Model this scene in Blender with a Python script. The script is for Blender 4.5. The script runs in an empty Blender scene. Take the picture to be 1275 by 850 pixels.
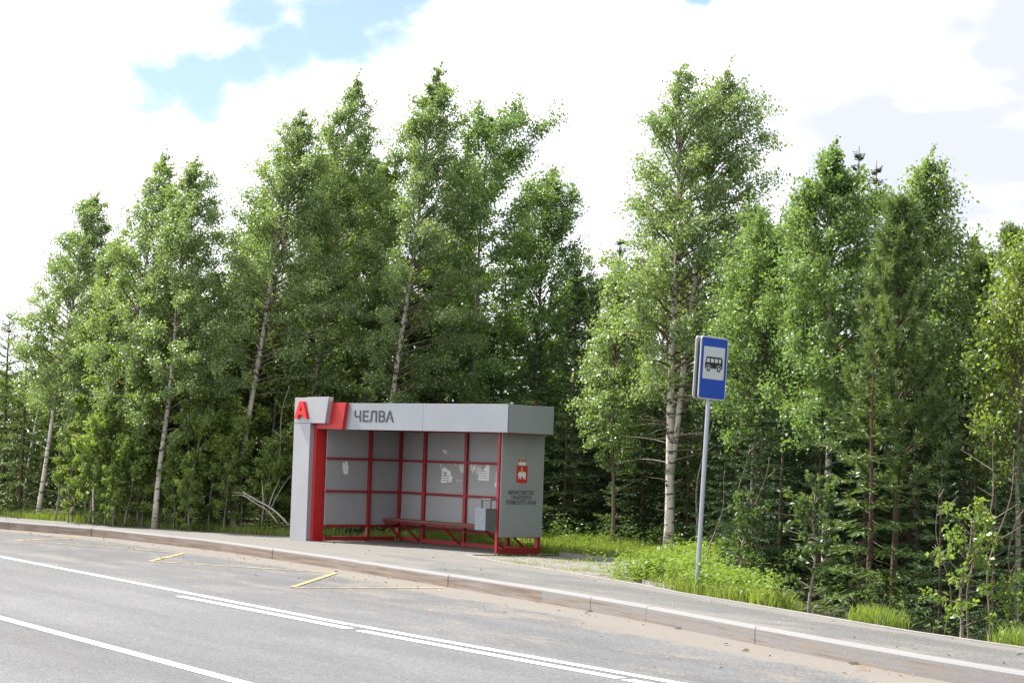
import bpy, math, random
import numpy as np
from mathutils import Vector, Matrix

R = math.radians
SC = bpy.context.scene
COL = SC.collection

# ------------------------------------------------------------------ camera
cd = bpy.data.cameras.new('camera')
cam = bpy.data.objects.new('camera', cd); COL.objects.link(cam)
PITCH, ROLL, EYE = .0582, .0327, 1.6
cp, sp, cr, sr = math.cos(PITCH), math.sin(PITCH), math.cos(ROLL), math.sin(ROLL)
fwd = Vector((0, cp, sp)); upv = Vector((0, -sp, cp)); rtv = Vector((1, 0, 0))
r2 = cr*rtv + sr*upv; u2 = -sr*rtv + cr*upv
M = Matrix((r2, u2, -fwd)).transposed().to_4x4(); M.translation = (0, 0, EYE)
cam.matrix_world = M
cd.sensor_width = 36; cd.sensor_fit = 'HORIZONTAL'; cd.lens = 2591.5/1275*36
cd.clip_start = .1; cd.clip_end = 6000
SC.camera = cam

# ------------------------------------------------------------------ light
SUN_EL = 53.0
LDIR = R(-35.0)                     # horizontal direction the light travels, from +x
SUN_ST, SKY_ST, EXPO = 4.8, .128, 1.42
sl = bpy.data.lights.new('sun', 'SUN'); sun = bpy.data.objects.new('sun', sl); COL.objects.link(sun)
sl.energy = SUN_ST; sl.angle = R(.53); sl.color = (1, .95, .87)
ld = Vector((math.cos(LDIR)*math.cos(R(SUN_EL)), math.sin(LDIR)*math.cos(R(SUN_EL)), -math.sin(R(SUN_EL))))
sun.rotation_euler = ld.to_track_quat('-Z', 'Y').to_euler()
sun.location = (-20, 10, 30)

wd = bpy.data.worlds.new('World'); SC.world = wd; wd.use_nodes = True
nt = wd.node_tree; N = nt.nodes; L = nt.links
for n in list(N): N.remove(n)
wo = N.new('ShaderNodeOutputWorld'); bg = N.new('ShaderNodeBackground'); bg.inputs['Strength'].default_value = SKY_ST
sky = N.new('ShaderNodeTexSky'); sky.sky_type = 'NISHITA'; sky.sun_disc = False
sky.sun_elevation = R(SUN_EL)
az = math.atan2(-ld.x, -ld.y)       # sun azimuth clockwise from +y
sky.sun_rotation = az
sky.altitude = 150; sky.air_density = 1.0; sky.dust_density = .6
tc = N.new('ShaderNodeTexCoord')
def wmath(op, a, b=None, c=None):
    m = N.new('ShaderNodeMath'); m.operation = op
    for i, v in enumerate((a, b, c)):
        if v is None: continue
        if isinstance(v, (int, float)): m.inputs[i].default_value = v
        else: L.new(v, m.inputs[i])
    return m.outputs[0]
def wnoise(scale, detail, rough, off=(0, 0, 0), st=(1, 1, 1)):
    mp = N.new('ShaderNodeMapping'); mp.inputs['Location'].default_value = off; mp.inputs['Scale'].default_value = st
    L.new(tc.outputs['Generated'], mp.inputs[0])
    n = N.new('ShaderNodeTexNoise'); n.inputs['Scale'].default_value = scale; n.inputs['Detail'].default_value = detail
    n.inputs['Roughness'].default_value = rough; L.new(mp.outputs[0], n.inputs['Vector']); return n.outputs['Fac']
def blob(d, r):                     # 1 at direction d, falling to 0 at chord distance r
    vm = N.new('ShaderNodeVectorMath'); vm.operation = 'DISTANCE'
    L.new(tc.outputs['Generated'], vm.inputs[0]); vm.inputs[1].default_value = d
    mr = N.new('ShaderNodeMapRange'); mr.interpolation_type = 'SMOOTHSTEP'
    mr.inputs[1].default_value = 0; mr.inputs[2].default_value = r; mr.inputs[3].default_value = 1; mr.inputs[4].default_value = 0
    L.new(vm.outputs['Value'], mr.inputs[0]); return mr.outputs[0]
big = wnoise(3.2, 6, .55, (1.3, .4, 2.0), (1, 1, 1.6))
fine = wnoise(22, 7, .6, (.2, .9, .1), (1, 1, 1.8))
gap = blob((-.1727, .9705, .1682), .037)
for d, r in (((-.150, .973, .1715), .040), ((-.128, .975, .182), .036), ((-.112, .9755, .194), .048), ((-.122, .970, .208), .040), ((-.092, .975, .206), .060), ((-.070, .973, .222), .062), ((-.09, .966, .245), .07), ((.083, .970, .228), .018)):
    gap = wmath('MAXIMUM', gap, blob(d, r))
dens = wmath('ADD', wmath('MULTIPLY', wmath('SUBTRACT', big, .5), .8), wmath('MULTIPLY', wmath('SUBTRACT', fine, .5), 1.5))
dens = wmath('ADD', dens, .62)
dens = wmath('SUBTRACT', dens, wmath('MULTIPLY', gap, .95))
cl = N.new('ShaderNodeMapRange'); cl.interpolation_type = 'SMOOTHSTEP'
cl.inputs[1].default_value = -.22; cl.inputs[2].default_value = .42; cl.inputs[3].default_value = .10
L.new(dens, cl.inputs[0])
shade = wnoise(7, 5, .5, (4, 2, 7), (1, 1, 2.2))
cr_ = N.new('ShaderNodeValToRGB'); e = cr_.color_ramp.elements
e[0].position = .38; e[0].color = (2.6, 2.7, 2.98, 1); e[1].position = .60; e[1].color = (5.4, 5.5, 5.7, 1)
sxyz = N.new('ShaderNodeSeparateXYZ'); L.new(tc.outputs['Generated'], sxyz.inputs[0])
L.new(wmath('SUBTRACT', wmath('ADD', shade, .05), wmath('MULTIPLY', sxyz.outputs['X'], .75)), cr_.inputs[0])   # clouds nearer the sun are brighter
mx = N.new('ShaderNodeMix'); mx.data_type = 'RGBA'
L.new(cl.outputs[0], mx.inputs[0])
gam = N.new('ShaderNodeMix'); gam.data_type = 'RGBA'; gam.blend_type = 'MULTIPLY'; gam.inputs[0].default_value = 1
L.new(sky.outputs[0], gam.inputs[6]); gam.inputs[7].default_value = (.42, .445, .48, 1)
L.new(gam.outputs[2], mx.inputs[6]); L.new(cr_.outputs[0], mx.inputs[7])
L.new(mx.outputs[2], bg.inputs['Color']); L.new(bg.outputs[0], wo.inputs[0])

SC.view_settings.view_transform = 'Standard'; SC.view_settings.look = 'None'
SC.view_settings.exposure = EXPO; SC.view_settings.gamma = 1; SC.view_settings.use_curve_mapping = False
SC.render.engine = 'CYCLES'
cy = SC.cycles
cy.max_bounces = 6; cy.diffuse_bounces = 3; cy.glossy_bounces = 2; cy.transmission_bounces = 3; cy.transparent_max_bounces = 4
cy.caustics_reflective = False; cy.caustics_refractive = False
cy.use_denoising = True; cy.denoiser = 'OPENIMAGEDENOISE'; cy.denoising_prefilter = 'ACCURATE'; cy.use_adaptive_sampling = True; cy.adaptive_threshold = .01
cy.sample_clamp_indirect = 6

# ------------------------------------------------------------------ materials
def newmat(name):
    m = bpy.data.materials.new(name); m.use_nodes = True
    t = m.node_tree; b = t.nodes.get('Principled BSDF'); return m, t.nodes, t.links, b
def noise(nd, lk, scale, detail=5, rough=.6, st=(1, 1, 1), coord='Object', off=(0, 0, 0)):
    t = nd.new('ShaderNodeTexCoord'); mp = nd.new('ShaderNodeMapping'); mp.inputs['Scale'].default_value = st; mp.inputs['Location'].default_value = off
    lk.new(t.outputs[coord], mp.inputs[0]); n = nd.new('ShaderNodeTexNoise')
    n.inputs['Scale'].default_value = scale; n.inputs['Detail'].default_value = detail; n.inputs['Roughness'].default_value = rough
    lk.new(mp.outputs[0], n.inputs['Vector']); return n.outputs['Fac']
def ramp(nd, lk, fac, stops):
    r = nd.new('ShaderNodeValToRGB'); el = r.color_ramp.elements
    while len(el) < len(stops): el.new(.5)
    for q, (p, c) in zip(el, stops): q.position = p; q.color = (*c, 1) if len(c) == 3 else c
    lk.new(fac, r.inputs[0]); return r.outputs[0]
def mix(nd, lk, fac, a, b, mode='MIX'):
    m = nd.new('ShaderNodeMix'); m.data_type = 'RGBA'; m.blend_type = mode
    for i, v in ((0, fac), (6, a), (7, b)):
        if isinstance(v, (int, float)): m.inputs[i].default_value = v
        elif isinstance(v, tuple): m.inputs[i].default_value = (*v, 1)
        else: lk.new(v, m.inputs[i])
    return m.outputs[2]
def bump(nd, lk, b, h, strength, dist=.01):
    n = nd.new('ShaderNodeBump'); n.inputs['Strength'].default_value = strength; n.inputs['Distance'].default_value = dist
    lk.new(h, n.inputs['Height']); lk.new(n.outputs[0], b.inputs['Normal'])
def g(v): return (v, v, v)
def plain(name, c, rough=.5, metal=0, var=.12, scale=6, spec=.5, bmp=0):
    m, nd, lk, b = newmat(name)
    f = noise(nd, lk, scale, 6, .65)
    lo = tuple(x*(1-var) for x in c); hi = tuple(min(1, x*(1+var)) for x in c)
    lk.new(ramp(nd, lk, f, [(.3, lo), (.7, hi)]), b.inputs['Base Color'])
    b.inputs['Roughness'].default_value = rough; b.inputs['Metallic'].default_value = metal
    b.inputs['Specular IOR Level'].default_value = spec
    if bmp: bump(nd, lk, b, f, bmp)
    return m

def asphalt(name, base, sandy=None, warm=(1, 1, 1)):
    m, nd, lk, b = newmat(name)
    fine_ = noise(nd, lk, 55, 3, .8)
    vo = nd.new('ShaderNodeTexVoronoi'); vo.inputs['Scale'].default_value = 38
    t = nd.new('ShaderNodeTexCoord'); lk.new(t.outputs['Object'], vo.inputs['Vector'])
    streak = noise(nd, lk, 1.1, 5, .6, (.06, 1, 1))
    patch = noise(nd, lk, .55, 6, .65, (.5, 1, 1), off=(3, 1, 0))
    c0 = tuple(base*w for w in warm)
    col = ramp(nd, lk, fine_, [(.34, tuple(x*.5 for x in c0)), (.5, c0), (.66, tuple(x*1.75 for x in c0))])
    stone = ramp(nd, lk, vo.outputs['Color'], [(.55, g(1)), (.95, g(1.45))])
    col = mix(nd, lk, .6, col, stone, 'MULTIPLY')
    col = mix(nd, lk, .8, col, ramp(nd, lk, streak, [(.35, g(.80)), (.65, g(1.16))]), 'MULTIPLY')
    col = mix(nd, lk, .8, col, ramp(nd, lk, patch, [(.35, g(.85)), (.68, g(1.12))]), 'MULTIPLY')
    if sandy:
        at = nd.new('ShaderNodeAttribute'); at.attribute_name = 'sand'
        n1 = noise(nd, lk, 1.6, 7, .7, (.35, 1, 1), off=(9, 0, 0)); n2 = noise(nd, lk, 30, 4, .7)
        a = nd.new('ShaderNodeMath'); a.operation = 'ADD'; lk.new(n1, a.inputs[0]); lk.new(at.outputs['Fac'], a.inputs[1])
        a2 = nd.new('ShaderNodeMath'); a2.operation = 'MULTIPLY_ADD'; lk.new(n2, a2.inputs[0]); a2.inputs[1].default_value = .8; lk.new(a.outputs[0], a2.inputs[2])
        f = ramp(nd, lk, a2.outputs[0], [(.97, g(0)), (1.75, g(.72))])
        col = mix(nd, lk, f, col, mix(nd, lk, n2, tuple(x*.75 for x in sandy), tuple(x*1.2 for x in sandy)))
    lk.new(col, b.inputs['Base Color']); b.inputs['Roughness'].default_value = .86; b.inputs['Specular IOR Level'].default_value = .35
    bump(nd, lk, b, fine_, .35, .006)
    return m

def paint_line(name, c, lo=.36, under=(.10, .10, .10), wear=.9):
    m, nd, lk, b = newmat(name)
    f = noise(nd, lk, 5, 8, .8); f2 = noise(nd, lk, 60, 3, .7)
    a = nd.new('ShaderNodeMath'); a.operation = 'MULTIPLY_ADD'; lk.new(f2, a.inputs[0]); a.inputs[1].default_value = .35; lk.new(f, a.inputs[2])
    keep = ramp(nd, lk, a.outputs[0], [(lo+.17, g(1-wear)), (lo+.30, g(1))])
    col = mix(nd, lk, keep, under, mix(nd, lk, .4, c, ramp(nd, lk, f2, [(.3, g(.75)), (.6, g(1.1))]), 'MULTIPLY'))
    lk.new(col, b.inputs['Base Color']); b.inputs['Roughness'].default_value = .75; return m

M_road = asphalt('road_asphalt', .092, warm=(.965, .99, 1.05))
M_bay = asphalt('bay_asphalt', .080, sandy=(.165, .145, .122), warm=(.96, .98, 1.05))
M_walk = asphalt('walk_asphalt', .084, sandy=(.15, .14, .13), warm=(.98, .99, 1.0))
M_white = paint_line('white_line_paint', (.72, .72, .71), .30)
M_yellow = paint_line('yellow_line_paint', (.55, .34, .08), .41)
M_yellowworn = paint_line('worn_yellow_line_paint', (.45, .31, .11), .42)

def kerb_mat(name, stain, amt):
    m, nd, lk, b = newmat(name)
    n1 = noise(nd, lk, 3.4, 7, .7, (.13, 1, 8.5)); n2 = noise(nd, lk, 40, 4, .7); n3 = noise(nd, lk, 5.5, 6, .7, (.16, 1, 5), off=(5, 3, 0))
    base = ramp(nd, lk, n2, [(.3, (.155, .152, .158)), (.7, (.20, .198, .205))])
    t = nd.new('ShaderNodeTexCoord'); sx = nd.new('ShaderNodeSeparateXYZ'); lk.new(t.outputs['Object'], sx.inputs[0])
    mr = nd.new('ShaderNodeMapRange'); mr.inputs[1].default_value = .0; mr.inputs[2].default_value = -.05; mr.inputs[3].default_value = -.22; mr.inputs[4].default_value = .08
    lk.new(sx.outputs['Z'], mr.inputs[0])
    a = nd.new('ShaderNodeMath'); a.operation = 'ADD'; lk.new(n1, a.inputs[0]); lk.new(mr.outputs[0], a.inputs[1])
    f = ramp(nd, lk, a.outputs[0], [(.60-amt, g(0)), (.72-amt, g(.88))])
    scol = ramp(nd, lk, n3, [(.38, tuple(x*.62 for x in stain)), (.5, stain), (.64, (.23, .185, .15))])
    lk.new(mix(nd, lk, f, base, scol), b.inputs['Base Color']); b.inputs['Roughness'].default_value = .9
    bump(nd, lk, b, n2, .4, .004); return m
M_kerb_dirty = kerb_mat('kerb_stained_concrete', (.160, .110, .080), .17)
M_kerb_clean = kerb_mat('kerb_pale_concrete', (.195, .145, .10), .06)
M_kerb_joint = plain('kerb_joint', (.12, .10, .09), .95)
M_edging = plain('edging_concrete', (.20, .19, .18), .9, var=.25, scale=9, bmp=.3)

def ground_mat():
    m, nd, lk, b = newmat('forest_floor')
    f = noise(nd, lk, 1.5, 8, .7); f2 = noise(nd, lk, 22, 6, .75)
    col = ramp(nd, lk, f, [(.3, (.030, .034, .014)), (.5, (.045, .050, .020)), (.7, (.060, .048, .028))])
    col = mix(nd, lk, .8, col, ramp(nd, lk, f2, [(.3, g(.5)), (.7, g(1.5))]), 'MULTIPLY')
    lk.new(col, b.inputs['Base Color']); b.inputs['Roughness'].default_value = .95; bump(nd, lk, b, f2, .8, .05); return m
M_ground = ground_mat()
def gravel_mat():
    m, nd, lk, b = newmat('gravel_mix')
    t = nd.new('ShaderNodeTexCoord'); vo = nd.new('ShaderNodeTexVoronoi'); vo.inputs['Scale'].default_value = 24; lk.new(t.outputs['Object'], vo.inputs['Vector'])
    f = noise(nd, lk, 2.2, 6, .7)
    col = ramp(nd, lk, vo.outputs['Color'], [(.2, (.075, .072, .068)), (.5, (.13, .124, .117)), (.8, (.21, .20, .19))])
    col = mix(nd, lk, ramp(nd, lk, f, [(.45, g(0)), (.7, g(.7))]), col, (.20, .165, .12))
    lk.new(col, b.inputs['Base Color']); b.inputs['Roughness'].default_value = .95; bump(nd, lk, b, vo.outputs['Distance'], .9, .02); return m
M_gravel = gravel_mat()

def panel_mat(name, c, rough, metal):
    m, nd, lk, b = newmat(name)
    f = noise(nd, lk, 1.3, 6, .6); f2 = noise(nd, lk, 3, 7, .7, (3, 3, .35), off=(2, 0, 1))
    col = ramp(nd, lk, f, [(.3, tuple(x*.93 for x in c)), (.7, tuple(x*1.05 for x in c))])
    col = mix(nd, lk, .55, col, ramp(nd, lk, f2, [(.3, g(.95)), (.55, g(1.01))]), 'MULTIPLY')
    lk.new(col, b.inputs['Base Color']); b.inputs['Roughness'].default_value = rough; b.inputs['Metallic'].default_value = metal
    bump(nd, lk, b, f, .05, .03); return m
M_silver = panel_mat('silver_cladding', (.29, .31, .345), .36, .3)
M_pillar = panel_mat('pale_silver_cladding', (.38, .385, .415), .38, .25)
M_greywall = panel_mat('grey_wall_panel', (.34, .35, .36), .5, .05)
M_endwall = panel_mat('grey_end_panel', (.31, .335, .355), .48, .1)
M_red = plain('red_paint', (.28, .018, .022), .42, var=.18, scale=7)
M_redbright = plain('bright_red_sheet', (.46, .020, .022), .38, var=.08, scale=3)
M_redletter = plain('red_letter', (.66, .018, .016), .35, var=.05)
M_wood = plain('weathered_plank', (.15, .085, .055), .7, var=.35, scale=14)
M_dark = plain('dark_lettering', (.030, .036, .045), .5, var=.1)
M_black = plain('black_lettering', (.012, .012, .014), .5, var=.1)
M_paper = plain('white_notice_paper', (.80, .80, .81), .8, var=.12, scale=25)
M_glue = plain('paper_residue', (.66, .65, .62), .9, var=.25, scale=25)
M_ink = plain('faded_ink', (.36, .36, .39), .8, var=.3, scale=60)
M_gold = plain('gold_print', (.62, .38, .06), .5)
M_whiteprint = plain('white_print', (.75, .75, .76), .5, var=.04)
M_crest = plain('crest_red', (.50, .035, .03), .5, var=.05)
M_bin = plain('galvanised_bin', (.20, .22, .25), .36, metal=.6, var=.14, scale=10)
M_bindark = plain('dark_bar', (.05, .055, .06), .5)
M_pole = plain('grey_pole_paint', (.36, .38, .43), .4, metal=.35, var=.1, scale=5)
M_blue = plain('sign_blue', (.012, .065, .42), .35, var=.05)
M_signwhite = plain('sign_white', (.58, .61, .63), .35, var=.03)
M_signrim = plain('sign_rim', (.55, .57, .58), .4, var=.08)
M_signback = plain('sign_back_metal', (.25, .28, .28), .45, metal=.5, var=.1)

def bark(name, white, dark, scale, thr, brown=(.12, .085, .06)):
    m, nd, lk, b = newmat(name)
    a = noise(nd, lk, scale, 5, .65, (1, 1, 3.2)); c = noise(nd, lk, scale*2.2, 4, .6, (.7, .7, 5), off=(3, 1, 2)); v = noise(nd, lk, 1.1, 4, .6)
    col = ramp(nd, lk, v, [(.3, tuple(x*.78 for x in white)), (.7, white)])
    col = mix(nd, lk, ramp(nd, lk, a, [(thr, g(0)), (thr+.06, g(.9))]), col, dark)
    col = mix(nd, lk, ramp(nd, lk, c, [(.62, g(0)), (.70, g(.8))]), col, brown)
    lk.new(col, b.inputs['Base Color']); b.inputs['Roughness'].default_value = .85; bump(nd, lk, b, a, .5, .015); return m
M_birch = bark('birch_bark', (.60, .55, .48), (.035, .03, .028), 4.5, .54)
M_birchlow = bark('grey_bark', (.27, .24, .20), (.05, .045, .035), 9, .55)
M_limb = plain('limb_bark', (.16, .125, .095), .9, var=.35, scale=12)
M_sprucebark = plain('spruce_bark', (.10, .068, .050), .95, var=.35, scale=14)
M_deadwood = plain('bleached_deadwood', (.42, .37, .31), .9, var=.25, scale=9)

def leafmat(name, c1, c2, c3, tr=.46, gl=.05, grough=.42):
    m = bpy.data.materials.new(name); m.use_nodes = True; nd = m.node_tree.nodes; lk = m.node_tree.links
    for n in list(nd): nd.remove(n)
    out = nd.new('ShaderNodeOutputMaterial'); ge = nd.new('ShaderNodeNewGeometry')
    col = ramp(nd, lk, ge.outputs['Random Per Island'], [(0, c1), (.5, c2), (1, c3)])
    cl_ = noise(nd, lk, 1.1, 3, .5)
    col = mix(nd, lk, .7, col, ramp(nd, lk, cl_, [(.35, (.82, .88, .85)), (.65, (1.16, 1.08, 1.0))]), 'MULTIPLY')
    df = nd.new('ShaderNodeBsdfDiffuse'); lk.new(col, df.inputs[0])
    tl = nd.new('ShaderNodeBsdfTranslucent'); tcol = mix(nd, lk, 1.0, col, (1.25, 1.22, .55), 'MULTIPLY'); lk.new(tcol, tl.inputs[0])
    m1 = nd.new('ShaderNodeMixShader'); m1.inputs[0].default_value = tr; lk.new(df.outputs[0], m1.inputs[1]); lk.new(tl.outputs[0], m1.inputs[2])
    go = nd.new('ShaderNodeBsdfGlossy'); go.inputs['Roughness'].default_value = grough; go.inputs[0].default_value = (.9, .95, 1, 1)
    m2 = nd.new('ShaderNodeMixShader'); m2.inputs[0].default_value = gl; lk.new(m1.outputs[0], m2.inputs[1]); lk.new(go.outputs[0], m2.inputs[2])
    lk.new(m2.outputs[0], out.inputs[0]); return m
M_lbirch = leafmat('birch_leaf', (.175, .270, .100), (.210, .305, .112), (.250, .330, .128), tr=.50, gl=.06)
M_laspen = leafmat('aspen_leaf', (.135, .230, .082), (.162, .262, .092), (.195, .288, .104), tr=.46, gl=.03)
M_llight = leafmat('willow_leaf', (.165, .245, .056), (.192, .270, .062), (.220, .285, .072), gl=.04)
M_lsap = leafmat('sapling_leaf', (.170, .262, .066), (.205, .292, .074), (.235, .305, .086), gl=.028)
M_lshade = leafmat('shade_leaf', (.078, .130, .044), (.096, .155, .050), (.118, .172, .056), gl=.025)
M_spruce = leafmat('spruce_needle', (.032, .060, .030), (.042, .076, .034), (.058, .098, .040), tr=.2, gl=.012)
M_sprucel = leafmat('fresh_spruce_needle', (.086, .130, .046), (.106, .156, .052), (.130, .180, .062), tr=.28, gl=.02)
M_pine = leafmat('pine_needle', (.125, .190, .066), (.145, .215, .074), (.165, .235, .085), tr=.3, gl=.05)
M_grass = leafmat('grass_blade', (.165, .240, .044), (.200, .272, .052), (.240, .285, .078), tr=.45, gl=.03)
M_weed = leafmat('weed_leaf', (.140, .225, .046), (.170, .256, .054), (.200, .270, .064), tr=.42, gl=.015)
M_chip = leafmat('bark_chip', (.12, .085, .06), (.22, .16, .11), (.36, .30, .22), tr=.0, gl=.0)

# ------------------------------------------------------------------ object helpers
def tag(o, label=None, cat=None, group=None, kind=None):
    if label: o['label'] = label
    if cat: o['category'] = cat
    if group: o['group'] = group
    if kind: o['kind'] = kind
    return o
def empty(name, loc, rz=0, rx=0, ry=0):
    o = bpy.data.objects.new(name, None); COL.objects.link(o); o.location = loc; o.rotation_euler = (rx, ry, rz); o.empty_display_size = .2
    return o
def link(name, me, parent=None, mats=()):
    for m in mats: me.materials.append(m)
    o = bpy.data.objects.new(name, me); COL.objects.link(o)
    if parent: o.parent = parent
    return o
class MB:
    def __init__(s): s.v = []; s.f = []; s.mi = []
    def add(s, vs, fs, mi=0):
        o = len(s.v); s.v += [tuple(map(float, q)) for q in vs]
        for f in fs: s.f.append(tuple(i+o for i in f)); s.mi.append(mi)
    def box(s, x0, x1, y0, y1, z0, z1, mi=0):
        vs = [(x, y, z) for z in (z0, z1) for y in (y0, y1) for x in (x0, x1)]
        s.add(vs, [(0, 2, 3, 1), (4, 5, 7, 6), (0, 1, 5, 4), (2, 6, 7, 3), (0, 4, 6, 2), (1, 3, 7, 5)], mi)
    def beam(s, a, b, w, h, mi=0, up=(0, 0, 1)):          # rectangular bar between two points
        a, b = Vector(a), Vector(b); d = (b-a).normalized(); sd = d.cross(Vector(up))
        if sd.length < 1e-4: sd = d.cross(Vector((1, 0, 0)))
        sd.normalize(); u = sd.cross(d).normalized()
        vs = [p+sd*i*w/2+u*j*h/2 for p in (a, b) for i, j in ((-1, -1), (1, -1), (1, 1), (-1, 1))]
        s.add(vs, [(3, 2, 1, 0), (4, 5, 6, 7), (0, 1, 5, 4), (1, 2, 6, 5), (2, 3, 7, 6), (3, 0, 4, 7)], mi)
    def prism(s, poly, fn, t0, t1, mi=0):                  # poly in (a,b), fn(a,b,t)->xyz
        n = len(poly)
        vs = [fn(a, b, t0) for a, b in poly]+[fn(a, b, t1) for a, b in poly]
        fs = [tuple(range(n))[::-1], tuple(range(n, 2*n))]+[(i, (i+1) % n, n+(i+1) % n, n+i) for i in range(n)]
        s.add(vs, fs, mi)
    def tube(s, pts, rad, sides=6, mi=0, cap=True):
        P = [Vector(p) for p in pts]; n = len(P); vs = []
        for i, p in enumerate(P):
            d = (P[min(i+1, n-1)]-P[max(i-1, 0)]).normalized(); a = d.cross(Vector((.31, .95, .07))).normalized(); b = d.cross(a)
            for k in range(sides):
                t = 2*math.pi*k/sides; vs.append(p+(a*math.cos(t)+b*math.sin(t))*rad[i])
        fs = [(i*sides+k, i*sides+(k+1) % sides, (i+1)*sides+(k+1) % sides, (i+1)*sides+k) for i in range(n-1) for k in range(sides)]
        if cap: fs += [tuple(range(sides))[::-1], tuple((n-1)*sides+k for k in range(sides))]
        s.add(vs, fs, mi)
    def build(s, name, mats, parent=None, smooth=False, bev=0):
        me = bpy.data.meshes.new(name); me.from_pydata(s.v, [], s.f)
        if not isinstance(mats, (list, tuple)): mats = [mats]
        o = link(name, me, parent, mats)
        me.polygons.foreach_set('material_index', s.mi)
        if smooth: me.polygons.foreach_set('use_smooth', [True]*len(me.polygons))
        me.update()
        import bmesh
        bm = bmesh.new(); bm.from_mesh(me); bmesh.ops.recalc_face_normals(bm, faces=bm.faces[:]); bm.to_mesh(me); bm.free()
        if bev:
            md = o.modifiers.new('bev', 'BEVEL'); md.width = bev; md.segments = 2; md.limit_method = 'ANGLE'
        return o

def np_mesh(name, verts, quads, smooth=False):
    me = bpy.data.meshes.new(name); nv, nq, k = len(verts), len(quads), quads.shape[1]
    me.vertices.add(nv); me.vertices.foreach_set('co', verts.astype(np.float32).ravel())
    me.loops.add(nq*k); me.loops.foreach_set('vertex_index', quads.astype(np.int32).ravel())
    me.polygons.add(nq); me.polygons.foreach_set('loop_start', np.arange(0, nq*k, k, dtype=np.int32))
    if smooth: me.polygons.foreach_set('use_smooth', np.ones(nq, dtype=bool))
    me.update(calc_edges=True); me.validate(); return me
def unit(a): return a/np.maximum(np.linalg.norm(a, axis=-1, keepdims=True), 1e-9)
def leaf_mesh(name, pos, axis, nrm, ln, wd, fold=.18, shape=.42):
    axis = unit(axis); side = unit(np.cross(axis, nrm)); nn = np.cross(side, axis)
    ln = ln[:, None]; wd = wd[:, None]
    base = pos-axis*ln*.5; tip = pos+axis*ln*.5; mid = pos+axis*ln*(shape-.5)
    rt = mid+side*wd*.5+nn*wd*fold; lf = mid-side*wd*.5+nn*wd*fold
    V = np.stack([base, rt, tip, lf], 1).reshape(-1, 3); Q = np.arange(len(V)).reshape(-1, 4)
    return np_mesh(name, V, Q)

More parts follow.
